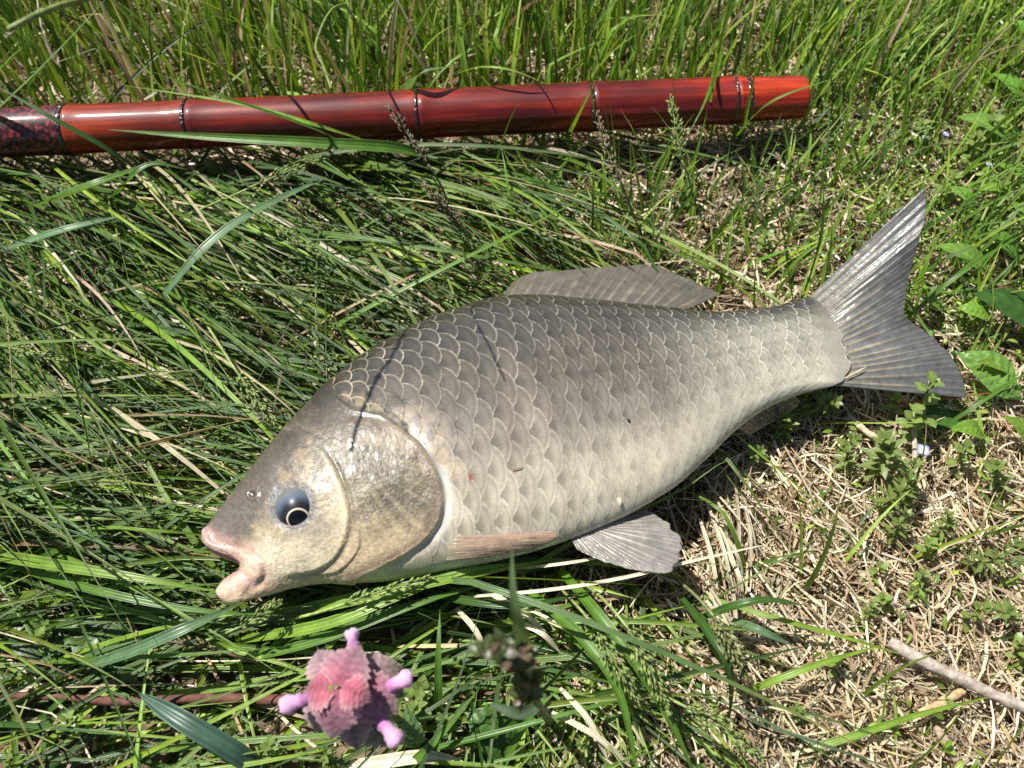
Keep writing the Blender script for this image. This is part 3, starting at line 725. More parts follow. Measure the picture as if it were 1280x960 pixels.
# C: grass along the bottom left, lying to the right
def dC(px, py): return sm(690, 760, py) * sm(640, 520, px) * np.interp(py, [700, 840, 900, 1100], [1, 1, .5, .5])
root, q = sow(6000, dC, xr=(-.62, .1), yr=(-.30, .1)); N = len(root)
az = np.radians(np.interp(q[:, 1], [700, 800, 1000], [4, 12, 18]) + 16 * NRM(N)); flip = rng.random(N) < .18; az[flip] += np.radians(U(-120, 120, flip.sum()))
Pc = blade_lines(root, az, np.radians(U(15, 50, N)), np.radians(U(-20, 4, N)), U(.05, .13, N), .7, .3 * NRM(N), 11)
put(green, Pc, U(.0010, .0030, N), pick(GREEN + GREEN_Y[:2], N), .6 * NRM(N))
# D: the fan of blades below the belly, falling to the lower right
def dD(px, py): return sm(545, 600, px) * sm(930, 840, px) * sm(690, 730, py)
root, q = sow(2600, dD, xr=(-.1, .25), yr=(-.25, 0)); N = len(root)
az = np.radians(np.interp(q[:, 0], [540, 650, 800, 900], [-95, -70, -48, -35]) + 30 * NRM(N))
Pc = blade_lines(root, az, np.radians(U(15, 55, N)), np.radians(U(-25, 10, N)), U(.03, .085, N), .8, .3 * NRM(N), 9)
put(green, Pc, U(.0010, .0026, N), pick(GREEN + GREEN_Y, N), .6 * NRM(N))
# E: thin open grass between rod and tail, and at the right
def dE(px, py):
    a = .9 * sm(560, 700, px) * sm(1060, 980, px) * sm(130, 190, py) * sm(430, 350, py)
    b_ = .80 * sm(930, 1000, px) * sm(540, 400, py); c_ = .10 * sm(860, 960, px) * sm(480, 560, py)
    return np.clip(np.maximum(np.maximum(a, b_), c_), 0, 1)
root, q = sow(20000, dE, xr=(-.1, .62)); N = len(root)
az = np.radians(np.interp(q[:, 0], [560, 720, 850, 1000, 1200], [128, 105, 75, 55, 45]) + 42 * NRM(N))
Pc = blade_lines(root, az, np.radians(U(38, 88, N)), np.radians(U(-10, 55, N)), U(.02, .065, N), 1.2, .5 * NRM(N), 8)
put(green, Pc, U(.0009, .0024, N), pick(GREEN_Y + GREEN[:3], N), .7 * NRM(N), tipc=(lin(190, 170, 110), (rng.random(N) < .2) * .8))
# F: dead straw and litter
def bit_mesh(Pc, W, c, roll):
    N, K, _ = Pc.shape; T = unit(Pc[:, -1] - Pc[:, 0]); sd = unit(np.cross(T, [0, 0, 1.]) + 1e-6); nr = np.cross(sd, T)
    sd = sd * np.cos(roll)[:, None] + nr * np.sin(roll)[:, None]
    wp = np.interp(np.linspace(0, 1, K), [0, .3, 1], [.7, 1, .45])
    o = sd[:, None] * (W[:, None] * wp / 2)[..., None]
    V = np.stack([Pc - o, Pc + o], 2).reshape(-1, 3); k = np.arange(K - 1); n = np.arange(N)[:, None] * K * 2
    F = np.stack([n + k * 2, n + k * 2 + 1, n + k * 2 + 3, n + k * 2 + 2], -1).reshape(-1, 4)
    uv = np.zeros((len(V), 3)); uv[:, 0] = np.tile([0, 1], N * K)
    return V, F, np.repeat(c, K * 2, 0), uv
def dF(px, py):
    return np.clip(.22 + .75 * sm(800, 900, px) * sm(430, 540, py) + .45 * sm(560, 760, px), 0, 1)
LITTER = STRAW + [lin(*c) for c in ((150, 128, 104), (132, 108, 84), (104, 80, 58), (178, 160, 136), (226, 214, 194), (88, 66, 48))]
for n, Lr, Wr, zr in ((125000, (.004, .016), (.0006, .0020), .007), (22000, (.012, .040), (.0005, .0015), .010), (-60000, (.006, .022), (.0004, .0013), .014)):
    root, q = sow(n, dF, yr=(-.30, .6)) if n > 0 else sow(-n, lambda a, b_: sm(830, 920, a) * sm(400, 560, b_) + .14 * sm(640, 800, a), xr=(.0, .42), yr=(-.22, .2)); N = len(root); root[:, 2] += U(0, zr, N)
    Pc = blade_lines(root, U(0, 2 * np.pi, N), np.radians(U(-12, 25, N)), np.radians(U(-30, 12, N)), U(*Lr, N), 1, .7 * NRM(N), 3)
    k = keep_clear(Pc); Pc = Pc[k]; N = len(Pc)
    straw.add(*bit_mesh(Pc, U(*Wr, N), pick(LITTER if n > 0 else STRAW[:6], N, .22), .8 * NRM(N)))
# G: straw combed downwards to the right of the belly
def dG(px, py): return np.clip(sm(835, 890, px) * sm(1010, 930, px) * sm(510, 560, py) + .8 * sm(640, 720, px) * sm(900, 840, px) * sm(720, 770, py), 0, 1)
root, q = sow(6500, dG, xr=(-.05, .2), yr=(-.25, .08)); N = len(root); root[:, 2] += U(0, .010, N)
az = np.radians(np.interp(q[:, 0], [640, 800, 900, 1000], [-58, -58, -66, -62]) + 26 * NRM(N))
Pc = blade_lines(root, az, np.radians(U(0, 22, N)), np.radians(U(-18, 6, N)), U(.02, .065, N), .8, .25 * NRM(N), 6)
put(straw, Pc, U(.0005, .0014, N), pick(STRAW + LITTER[-3:], N, .2), .7 * NRM(N), flat_tip=True, fold=.15)
# H: long dry stalks lying in the combed grass
def dH(px, py): return sm(640, 500, px) * sm(140, 220, py)
root, q = sow(1500, dH, xr=(-.6, .15)); N = len(root); root[:, 2] += U(0, .008, N)
Pc = blade_lines(root, np.radians(-22 + 26 * NRM(N)), np.radians(U(5, 25, N)), np.radians(U(-15, 5, N)), U(.04, .12, N), .7, .2 * NRM(N), 8)
put(straw, Pc, U(.0007, .0016, N), pick(STRAW, N), .7 * NRM(N), flat_tip=True)
# I: tiny round leaves of ground cover at the right
def dI(px, py): return np.clip(.85 * sm(930, 1060, px) * sm(520, 380, py) * (.4 + .6 * sm(.45, .6, fbm(px / 70, py / 70, 2))) + .5 * sm(930, 1010, px) * sm(.52, .64, fbm(px / 60 + 5, py / 60, 2)), 0, 1)
cover = Acc()
root, q = sow(46000, dI, xr=(.05, .62)); N = len(root); root[:, 2] += U(.004, .018, N)
Pc = blade_lines(root, U(0, 2 * np.pi, N), np.radians(U(10, 50, N)), np.radians(U(-30, 10, N)), U(.0025, .0065, N), 1, 0 * NRM(N), 4)
W = U(.0012, .0028, N)
k = keep_clear(Pc); Pc, W = Pc[k], W[k]
s5 = np.linspace(0, 1, 5)
V, F, cc_, uv = blade_mesh(Pc, W, pick(GREEN_Y + GREEN[:3], len(Pc)), .4 * NRM(len(Pc)), fold=.1, base=.3); cover.add(V, F, cc_, uv)
G_ = green.build('grass', M_GRASS); tag(G_, 'long fresh green grass combed over the ground', 'grass', kind='stuff')
S_ = straw.build('dry_straw', M_STRAW); tag(S_, 'pale dead straw and litter lying between the grass', 'straw', kind='stuff')
C_ = cover.build('ground_cover', M_BROAD); tag(C_, 'tiny green leaves of low ground cover', 'ground cover', kind='stuff')

# ------------------------------------------------------------------ single things in the grass
def ribbon(pts, width, colr, n=26, nw=5, fold=.16, roll=0.0, base=.6, tip=2.6, twist=0.0, nz=(0, 0, 1)):
    p = spline(np.asarray(pts, float), n); s = np.linspace(0, 1, n)
    T = unit(np.gradient(p, axis=0)); side = unit(np.cross(T, np.array(nz, float))); nor = np.cross(side, T)
    a = (roll + twist * s)[:, None]
    sd = side * np.cos(a) + nor * np.sin(a); nr = nor * np.cos(a) - side * np.sin(a)
    w_ = width * np.minimum(1, base + 1.6 * s) * np.maximum(1 - s ** tip, .02)
    x = np.linspace(-1, 1, nw)
    V = p[:, None] + sd[:, None] * (w_[:, None] * x / 2)[..., None] + nr[:, None] * (w_[:, None] * fold * (np.abs(x) - .5))[..., None]
    uv = np.zeros((n, nw, 3)); uv[..., 0] = (x + 1) / 2; uv[..., 1] = s[:, None]
    c = np.asarray(colr, float)
    c = c[None, None] * (1 + .12 * (fbm(s[:, None] * 6 + width * 9e3, x[None] * 1.5 + 2, 2) - .5))[..., None]
    c = c * (1 + .25 * (np.abs(x) < .15))[None, :, None]
    return V.reshape(-1, 3), grid_faces(n, nw), c.reshape(-1, 3), uv.reshape(-1, 3)
def px3(pts):
    a = np.asarray(pts, float); return P(a[:, 0], a[:, 1], a[:, 2])
GLAUC = lin(98, 128, 92); MIDG = lin(84, 120, 42); BRIGHT = lin(124, 156, 60); DARKG = lin(58, 88, 36)
def blade(label, pts, width, colr, group=None, **kw):
    """a blade one can pick out: (pixel x, pixel y, height) from root to tip"""
    p3 = px3(pts); loc = p3[0]
    V, F, c, uv = ribbon(p3, width, colr, **kw)
    o = mesh('long_grass', V - loc, F, M_GRASS, None, c, uv); o.location = loc
    return tag(o, label, 'grass blade', group, 'thing')
blade('broad bright green grass blade lying along the lower edge of the red rod', [(560, 205, .010), (500, 186, .040), (400, 179, .050), (260, 171, .052), (134, 162, .050)], .0060, MIDG, fold=.2, roll=.5)
blade('thin green blade slanting across the red rod beside its second joint', [(475, 182, .030), (400, 158, .055), (300, 130, .064), (150, 106, .072)], .0026, BRIGHT)
blade('long thin blade rising across the rod from the combed grass', [(470, 200, .02), (390, 160, .06), (270, 118, .085), (163, 80, .10)], .0024, MIDG)
blade('dark blade crossing the speckled end of the rod', [(200, 235, .02), (140, 190, .05), (70, 150, .065), (-20, 98, .075)], .0032, DARKG)
blade('pale bluish blade slanting over the speckled rod end', [(-30, 160, .03), (30, 105, .07), (90, 45, .10), (140, -10, .12)], .0036, GLAUC * 1.2)
blade('broad bluish blade curling over behind the rod', [(500, 125, .02), (512, 104, .045), (535, 88, .055), (580, 82, .048)], .0060, GLAUC, roll=.4)
blade('thin blade arching down onto the rod from behind', [(570, 92, .02), (600, 84, .05), (640, 88, .054), (690, 108, .046)], .0026, BRIGHT)
blade('bluish blade lying crosswise over the combed grass', [(205, 369, .035), (249, 316, .045), (295, 278, .048), (350, 248, .046), (408, 222, .038)], .0046, GLAUC, tip=5)
blade('pale flat blade lying in the grass below the speckled rod end', [(10, 310, .03), (80, 287, .038), (155, 269, .036)], .0044, GLAUC, tip=4)
blade('folded broad blade in the grass below the rod', [(50, 254, .03), (90, 240, .042), (130, 226, .046), (205, 198, .04)], .0074, lin(88, 122, 56), fold=.3, roll=.3)
blade('folded blade with upturned tip beside the broad folded one', [(140, 250, .02), (160, 225, .045), (190, 205, .05), (235, 212, .045)], .0052, lin(76, 112, 50), fold=.3)
blade('bluish ribbed blade below the mouth of the fish', [(110, 832, .022), (170, 812, .034), (230, 786, .04), (298, 757, .034)], .0046, GLAUC * .95, tip=5)
blade('wide blue green blade running below the red stem', [(345, 975, .008), (290, 938, .024), (230, 902, .03), (172, 866, .026)], .0070, lin(70, 98, 84), tip=6)
blade('bright blade pointing at the lower lip of the fish', [(-30, 690, .016), (80, 708, .032), (180, 724, .036), (282, 741, .030)], .0050, BRIGHT * .9)
blade('long olive blade lying below the fish head', [(10, 706, .014), (120, 738, .03), (240, 762, .032), (360, 770, .026)], .0036, MIDG)
for lb, (pts, wd, cc0) in zip(('narrower upper blade of the bright sheaf below the throat', 'widest bright blade of the sheaf below the throat', 'lowest long blade of the sheaf below the throat', 'shortest pale blade of the sheaf, touching the throat', 'slim mid green blade under the sheaf below the throat'), (([(300, 800, .012), (400, 782, .028), (480, 752, .034), (560, 722, .032), (640, 702, .028)], .0046, BRIGHT), ([(330, 772, .012), (430, 752, .026), (520, 732, .034), (620, 712, .032), (700, 698, .028)], .0052, BRIGHT * .95),
                     ([(280, 830, .01), (400, 800, .024), (510, 760, .03), (600, 730, .028)], .0036, MIDG), ([(420, 748, .014), (500, 735, .03), (590, 712, .034), (655, 704, .03)], .0040, BRIGHT * 1.05), ([(360, 800, .01), (450, 775, .024), (540, 748, .03), (640, 722, .024)], .0030, MIDG))):
    blade(lb, pts, wd, cc0, 'green sheaf of blades below the fish throat')
blade('narrow green blade standing between pink flower and dark bud sprig', [(549, 905, .004), (548, 860, .022), (548, 815, .030), (550, 762, .032)], .0032, MIDG)
blade('dark green blade curving below the pectoral fin', [(520, 737, .014), (590, 752, .03), (660, 756, .034), (740, 738, .028)], .0034, DARKG * 1.1)
for lb, (pts, wd) in zip(('longest green blade falling through dead straw below the pelvic fin', 'long green blade falling beside the dark bud sprig', 'short thin blade under the big green seed heads', 'green blade slanting up toward the dark bud sprig', 'green blade slanting up beside the pink flower'), (([(700, 712, .02), (745, 765, .034), (795, 830, .036), (840, 905, .03), (875, 985, .016)], .0044), ([(660, 738, .02), (730, 800, .034), (775, 870, .034), (800, 985, .02)], .0042), ([(690, 775, .016), (735, 815, .03), (800, 880, .028)], .0026), ([(610, 990, .004), (660, 900, .02), (700, 860, .026)], .0032), ([(480, 985, .004), (540, 930, .022), (600, 860, .03)], .0034))):
    blade(lb, pts, wd, MIDG * 1.1, 'green blades in the straw below the belly')
blade('short dark blade with sharp tip lying over the straw by the seed heads', [(870, 775, .02), (920, 757, .034), (960, 750, .036), (1008, 757, .030)], .0042, DARKG * 1.2, roll=.4)
blade('bluish blade drooping below the sharp dark blade', [(915, 775, .026), (950, 788, .034), (992, 808, .028)], .0034, GLAUC)
blade('bluish blade bending down between two green seed heads', [(850, 745, .02), (885, 790, .036), (912, 840, .036), (912, 905, .01)], .0034, DARKG * 1.1)
blade('slim green blade lying over dead straw toward the grey twig', [(915, 872, .008), (970, 850, .022), (1030, 828, .026), (1104, 806, .022)], .0028, BRIGHT)
blade('long green stalk lying below the grey twig', [(950, 952, .006), (1050, 925, .016), (1150, 893, .018), (1250, 868, .014)], .0028, BRIGHT * .9)
blade('thin green blade lying up to the grey twig end', [(880, 745, .012), (960, 770, .022), (1050, 795, .022), (1140, 822, .016)], .0022, BRIGHT * .9)
for lb, pts in zip(('long narrow blade rising from the tail fork over the dark leaf', 'narrow blade bending down beside the tail fork', 'narrow blade passing under the crumpled pale leaf', 'shorter narrow blade rising beside the tail fork'), ([(1125, 405, .008), (1180, 358, .03), (1230, 322, .036), (1300, 280, .03)], [(1120, 350, .006), (1150, 400, .03), (1175, 440, .03), (1200, 520, .012)], [(1170, 540, .006), (1230, 500, .02), (1300, 455, .022)], [(1130, 395, .006), (1200, 340, .026), (1240, 300, .04)])):
    blade(lb, pts, .0020, MIDG, 'crossing blades beside the tail fin')
blade('thin reddish blade under the lower tail lobe', [(1110, 506, .012), (1170, 500, .022), (1252, 489, .02)], .0014, lin(150, 100, 60))
for lb, (x0, y0, x1, y1, h) in zip(('tall blade standing behind the rod midway between two joints', 'tall blade crossing the rod just before its last joint', 'tall blade crossing the rod at its last joint', 'leaning tall blade behind the cut rod end', 'tall blade crossing the rod beside the slim seed head', 'tall blade before the rod beside the upright brownish seed head', 'very tall blade standing between rod end and tail tip', 'short blade leaning toward the rod end beyond the tail tip'), ((640, 95, 655, 10, .10), (880, 160, 905, 40, .10), (925, 180, 950, 60, .09), (1005, 60, 1090, -20, .09), (850, 180, 838, 70, .08), (700, 190, 745, 100, .07), (1120, 260, 1140, 40, .10), (1085, 240, 1050, 130, .05))):
    blade(lb, [(x0, y0, .0), ((x0 * 2 + x1) / 3, (y0 * 2 + y1) / 3, h * .45), (x1, y1, h)], .0024, BRIGHT * .9, 'tall blades around the rod butt', roll=.5)
for lb, pts in zip(('thin blade drooping over the rod before its last joint', 'thin blade slanting up across the cut rod end', 'thin blade rising across the rod at its fourth joint'), ([(905, 60, .03), (880, 130, .06), (850, 185, .05)], [(905, 190, .004), (960, 130, .05), (1050, 95, .06)], [(770, 215, .004), (745, 150, .05), (735, 60, .085)])):
    blade(lb, pts, .0022, MIDG * 1.1, 'blades crossing the rod near its butt')
def straw_blade(label, pts, width, colr, group=None, **kw):
    p3 = px3(pts); loc = p3[0]; V, F, c, uv = ribbon(p3, width, colr, **kw)
    o = mesh('dry_stalk', V - loc, F, M_STRAW, None, c, uv); o.location = loc; return tag(o, label, 'dry stalk', group)
PALE = lin(226, 214, 186)
straw_blade('long pale dry stalk lying below the pelvic fin', [(560, 748, .02), (680, 738, .034), (780, 722, .036), (870, 700, .03), (960, 680, .022)], .0013, PALE, tip=9)
straw_blade('pale bent stalk lying below the pectoral fin', [(640, 712, .02), (700, 705, .032), (752, 697, .03)], .0012, PALE, tip=9)
straw_blade('flat pale strip of dead grass at the foot of the pink flower', [(420, 962, .006), (480, 952, .016), (530, 946, .016), (580, 952, .01)], .0046, PALE * .9, tip=9)
straw_blade('horizontal dry stalk between pink flower and dark bud sprig', [(497, 808, .014), (570, 807, .018), (620, 806, .016)], .0014, lin(206, 178, 130), tip=9)
for k, (x0, y0, x1, y1) in enumerate(((600, 735, 690, 800), (655, 760, 765, 830), (640, 775, 700, 815), (700, 860, 760, 950), (570, 760, 610, 830), (690, 890, 790, 960))):
    straw_blade('thick pale dead stalk in the straw below the belly', [(x0, y0, .02), ((x0 + x1) / 2 + 6, (y0 + y1) / 2 - 4, .026), (x1, y1, .018)], .0020, PALE * (.95 - .05 * k), 'thick dead stalks below the belly', tip=9)
for k in range(18):
    x0 = random.uniform(868, 940); y0 = random.uniform(590, 760); ln = random.uniform(60, 130); a_ = math.radians(random.gauss(66, 14))
    straw_blade('broad pale dead blade in the combed straw beside the belly', [(x0, y0, .012), (x0 + ln * .5 * math.cos(a_) + 4, y0 + ln * .5 * math.sin(a_), .018), (x0 + ln * math.cos(a_), y0 + ln * math.sin(a_), .012)], random.uniform(.0008, .0017), PALE * random.uniform(.5, .9), 'broad dead blades in the combed straw', tip=8, roll=random.uniform(-.4, .4))

# seed heads: a stalk and a narrow spike of many small spikelets
SPK = None
def spikelet():
    V = np.array([[0, 0, 0], [.5, .16, .05], [.5, -.16, .05], [.5, 0, .2], [.5, 0, -.12], [1, 0, .02]]) * [1, 1, 1]
    F = np.array([[0, 1, 3], [0, 3, 2], [0, 2, 4], [0, 4, 1], [5, 3, 1], [5, 2, 3], [5, 4, 2], [5, 1, 4]])
    return V, F
def seed_head(label, stalk, head, colr, rad=.0026, n=90, group=None, ln=.0034):
    """stalk, head: (pixel x, pixel y, height) lists; the head continues the stalk"""
    sp = spline(px3(stalk), 16); hp = spline(px3([stalk[-1]] + head), 40); loc = sp[0]
    T = thing('grass_seed_head', label, 'seed head', tuple(loc), group)
    V, F = tube(sp - loc, np.linspace(.0007, .0005, 16), 6); mesh('stalk', V, F, M_STEM, T, np.tile(colr * .9, (len(V), 1)))
    acc = Acc(); sv, sf_ = spikelet(); tg = unit(np.gradient(hp, axis=0))
    for k in range(n):
        f = random.random(); i = int(f * 39); prof = min(1, .45 + 2.2 * f) * (1 - f ** 3) + .08
        ax_ = tg[i]; rd = Vector((random.gauss(0, 1), random.gauss(0, 1), random.gauss(0, 1))); rd = np.array(rd); rd = unit(rd - ax_ * (rd @ ax_))
        d = unit(ax_ * 1.0 + rd * random.uniform(.25, .7)); b2 = unit(np.cross(d, rd)); b3 = np.cross(d, b2)
        p0 = hp[i] + rd * rad * prof * random.uniform(.1, .9); L_ = ln * random.uniform(.7, 1.15) * (.7 + .3 * prof)
        acc.add(p0 - loc + (sv[:, :1] * d + sv[:, 1:2] * b2 + sv[:, 2:] * b3) * L_, sf_, colr * random.uniform(.75, 1.25) * np.array([random.uniform(.92, 1.1), 1, random.uniform(.9, 1.1)]))
    tube_add(acc, hp[::3] - loc, .0004, colr * .8, 4)
    acc.build('spikelets', M_STRAW, T); return T
SG = lin(140, 158, 92); SB = lin(128, 116, 88); SD = lin(96, 92, 70)
seed_head('dark greyish seed head leaning over the rod middle', [(575, 300, .0), (555, 240, .04), (535, 205, .055)], [(515, 175, .062), (484, 132, .066)], SD * 1.2)
seed_head('pale green seed head lying under the rod', [(230, 270, .02), (290, 245, .04), (322, 230, .044)], [(365, 212, .046), (408, 196, .044)], SG)
seed_head('greenish seed head lying in the combed grass', [(240, 225, .03), (285, 246, .046), (314, 262, .05)], [(360, 292, .05), (410, 326, .044)], SG * .9)
seed_head('upright brownish seed head below the fourth rod joint', [(800, 290, .0), (785, 250, .04), (775, 225, .055)], [(760, 190, .062), (746, 140, .07)], SB)
seed_head('slim seed head in front of the rod near the butt', [(870, 260, .0), (860, 220, .04), (852, 200, .05)], [(846, 165, .058), (838, 120, .066)], SG * .85)
seed_head('green seed head lying above the fish head', [(255, 400, .02), (280, 440, .04), (298, 468, .042)], [(320, 498, .042), (350, 534, .036)], SG)
seed_head('seed head at the outer end of the combed grass', [(-80, 420, .02), (-20, 428, .04), (10, 434, .042)], [(40, 440, .044), (82, 452, .04)], SG * .95)
seed_head('brown seed head standing in the dark grass above the dorsal hump', [(600, 340, .0), (590, 300, .03), (576, 282, .04)], [(556, 258, .05), (530, 230, .056)], SB)
seed_head('big green drooping seed head in the straw below the pelvic fin', [(700, 735, .01), (722, 758, .036), (742, 782, .042)], [(765, 822, .042), (800, 880, .034)], SG * .95, .0036, 150)
seed_head('second big green seed head with brownish tip below the pelvic fin', [(720, 722, .01), (755, 750, .036), (785, 785, .044)], [(810, 830, .044), (838, 892, .034)], SG, .0036, 150)
seed_head('green and brown seed head hanging beside the combed straw', [(840, 720, .01), (870, 745, .036), (892, 770, .046)], [(910, 800, .05), (932, 848, .044)], lin(126, 132, 84), .0034, 140)
seed_head('soft green seed head lying under the combed straw', [(800, 850, .01), (835, 872, .034), (858, 884, .04)], [(900, 905, .042), (955, 950, .036)], SG * .95, .0034, 130)
seed_head('slender seed head in the green sheaf below the gill cover', [(350, 778, .012), (400, 765, .03), (430, 755, .036)], [(480, 738, .038), (540, 722, .036)], lin(150, 172, 96), .0022, 80)
seed_head('open green seed head lying below the jaw', [(230, 812, .01), (270, 796, .028), (300, 784, .032)], [(325, 770, .034), (352, 752, .032)], SG, .0026, 60)
seed_head('fine brownish seed head lying above the red stem', [(330, 830, .01), (300, 822, .024), (280, 815, .028)], [(240, 806, .03), (200, 800, .026)], SB * .8, .0022, 70)
# two tall stalks added to throw the narrow shadows that cross the fish
def over(px, py, h):
    k = np.argmin(np.hypot(qx - px, qy - py)); return Bp.reshape(-1, 3)[k] + SUN * h
def tall_stalk(label, root, pts, r0, r1):
    p = spline(np.array([root] + pts), 40); T = thing('added_shadow_stalk', label, 'grass stalk', tuple(p[0]))
    V, F = tube(p - p[0], np.linspace(r0, r1, 40), 6); mesh('stem', V, F, M_STEM, T, np.tile(lin(110, 128, 62), (len(V), 1)))
    return T, p
T, p = tall_stalk('added tall seed stalk casting its shadow across the fish', np.array([-.17, .26, 0.]), [over(515, 405, .15) + [-.01, .06, -.02], over(502, 420, .15), over(468, 480, .155), over(452, 520, .16), over(440, 566, .165)], .0010, .0008)
acc = Acc(); sv, sf_ = spikelet(); hp = p[20:38]; tg = unit(np.gradient(hp, axis=0))
for k in range(230):
    f = random.random(); i = int(f * 17); ax_ = tg[i]; rd = np.array([random.gauss(0, 1) for _ in range(3)]); rd = unit(rd - ax_ * (rd @ ax_)); d = unit(ax_ + rd * .35); b2 = unit(np.cross(d, rd)); b3 = np.cross(d, b2)
    acc.add(hp[i] - p[0] + rd * .0024 * (1 - f * .8) * random.random() + (sv[:, :1] * d + sv[:, 1:2] * b2 + sv[:, 2:] * b3) * .003, sf_, SB)
acc.build('spikelets', M_STRAW, T)
tall_stalk('added tall bare stalk casting a thin shadow across the fish', np.array([-.10, .30, 0.]), [over(575, 380, .12) + [0, .05, -.02], over(590, 386, .12), over(610, 430, .122), over(632, 478, .126)], .0009, .0004)

# twigs and stems
def twig(label, pts, r0, r1, colr, cat='twig', knobs=0.0, name='twig', mat=None):
    p = spline(px3(pts), 50); loc = p[0]; s = np.linspace(0, 1, 50)
    r = np.linspace(r0, r1, 50) * (1 + .16 * (fbm(s * 14 + r0 * 1e4, 0 * s, 3) - .5) * 2)
    if knobs: r = r * (1 + knobs * np.exp(-(((s * 9) % 1 - .5) / .12) ** 2))
    V, F = tube(p - loc, r, 12)
    V = V + .25 * r0 * (np.stack([fbm(V[:, 0] * 900 + k, V[:, 1] * 900 + V[:, 2] * 700, 2) for k in (0, 40, 80)], -1) - .5)
    o = mesh(name, V, F, mat or M_BARK, None, np.asarray(colr)[None] * (.75 + .5 * fbm(V[:, :1] * 300, V[:, 1:2] * 300 + V[:, 2:] * 300, 3)))
    o.location = loc; return tag(o, label, cat)
twig('weathered grey broken twig lying on dead straw', [(1112, 802, .016), (1150, 824, .018), (1200, 848, .016), (1250, 872, .014), (1300, 892, .012)], .0022, .0020, lin(168, 156, 144))
twig('short tan twig lying below the grey twig', [(1150, 893, .012), (1175, 880, .014), (1205, 862, .012)], .0018, .0014, lin(190, 160, 120))
twig('bent grey brown twig standing in the straw below the grey twig', [(1168, 905, .006), (1180, 925, .012), (1200, 958, .008)], .0018, .0013, lin(160, 142, 122))
twig('thin curved grey twig under the weathered one', [(1080, 835, .006), (1110, 840, .01), (1160, 850, .006)], .0013, .0008, lin(96, 88, 80))
twig('reddish brown jointed stem lying low in the grass beside the pink flower', [(-40, 872, .008), (60, 870, .009), (150, 877, .010), (250, 873, .011), (358, 875, .012)], .0012, .0018, lin(96, 60, 48), 'stem', .12, 'plant_stem')
twig('pale bleached twig lying below the tail fin', [(1060, 520, .012), (1090, 545, .014), (1120, 566, .012)], .0014, .0010, lin(196, 176, 150))
twig('thin pale stem standing under the small blue flower', [(1146, 620, .002), (1144, 580, .012), (1142, 520, .022)], .0013, .0010, lin(190, 172, 150))

# broad leaves
def leaf_mesh(base, tip, width, lift, colr, nu=22, nw=13, wav=.0006, serr=0.0, cup=.12, droop=0.0, prof=(.0, .55, .95, 1, .8, .45, 0), nz=(0, 0, 1), veins=8, rib=1.25):
    base = np.asarray(base, float); tip = np.asarray(tip, float); s = np.linspace(0, 1, nu); x = np.linspace(-1, 1, nw)
    up = np.array(nz, float); T = unit(tip - base); sd = unit(np.cross(T, up)); nr = np.cross(sd, T)
    L = np.linalg.norm(tip - base)
    hw = width / 2 * np.interp(s, np.linspace(0, 1, len(prof)), prof)
    hw = hw * (1 + serr * np.abs(np.sin(s * np.pi * 9))); hw[0] = max(hw[0], width * .03); hw[-1] = width * .012
    sag = lift * np.sin(np.pi * s) - droop * s ** 2
    ctr = base + T * (L * s)[:, None] + nr * sag[:, None]
    V = ctr[:, None] + sd * (hw[:, None] * x)[..., None] + nr * (cup * hw[:, None] * np.abs(x) ** 1.4)[..., None]
    ph = s[:, None] * veins - np.abs(x)[None] * 1.4
    V = V + nr * (wav * np.sin(2 * np.pi * ph) * (1 - np.abs(x))[None] ** .3 + wav * 1.6 * (fbm(s[:, None] * 4 + L * 900, x[None] * 2 + 3, 2) - .5))[..., None]
    c = np.asarray(colr, float)
    if c.ndim == 2: c = np.stack([np.interp(s, np.linspace(0, 1, len(c)), c[:, k]) for k in range(3)], -1)[:, None] * np.ones((1, nw, 1))
    else: c = np.ones((nu, nw, 1)) * c
    c = c * (1 + .22 * np.clip(np.sin(2 * np.pi * ph), -.5, 1) * (np.abs(x) > .1))[..., None] * (1 + (rib - 1) * (np.abs(x) < .12))[None, :, None]
    return V.reshape(-1, 3), grid_faces(nu, nw), c.reshape(-1, 3)
def broad_leaf(label, base, tip, width, colr, lift=.004, group=None, **kw):
    b3, t3 = px3([base, tip]); V, F, c = leaf_mesh(b3, t3, width, lift, colr, **kw)
    o = mesh('broad_leaf', V - b3, F, M_BROAD, None, c, np.zeros((len(V), 3))); o.location = b3; return tag(o, label, 'leaf', group)
for k, (bx_, by_, tx_, ty_, wd_) in enumerate(((1275, 330, 1225, 282, .011), (1290, 300, 1262, 250, .010), (1240, 400, 1195, 385, .010), (1265, 470, 1222, 452, .010), (1285, 130, 1240, 92, .012), (1220, 265, 1185, 232, .009), (1290, 560, 1255, 520, .010), (1200, 130, 1165, 100, .010), (1300, 60, 1262, 25, .012), (1180, 400, 1152, 372, .008), (1230, 545, 1188, 535, .009), (1265, 240, 1222, 238, .009))):
    broad_leaf('small fresh green leaf in the leafy growth beyond the tail fin', (bx_, by_, .010 + .004 * (k % 3)), (tx_, ty_, .022 + .005 * (k % 2)), wd_, lin(104 + 6 * (k % 4), 146 + 5 * (k % 3), 58), .003, 'small leaves beyond the tail fin', wav=.0004 + .0002 * (k % 3))
broad_leaf('large dark green leaf beside the tail fin', (1330, 425, .012), (1214, 366, .026), .022, lin(58, 92, 38), .005)
broad_leaf('crumpled pale green leaf behind the lower tail lobe', (1275, 500, .014), (1192, 440, .022), .020, lin(112, 150, 72), .004, wav=.0016)
broad_leaf('pale green leaf above the large dark leaf', (1240, 348, .012), (1166, 306, .024), .012, lin(108, 146, 62), .005)
broad_leaf('light green pointed leaf in the ground cover beyond the tail', (1268, 186, .010), (1196, 146, .030), .016, lin(116, 154, 70), .005)
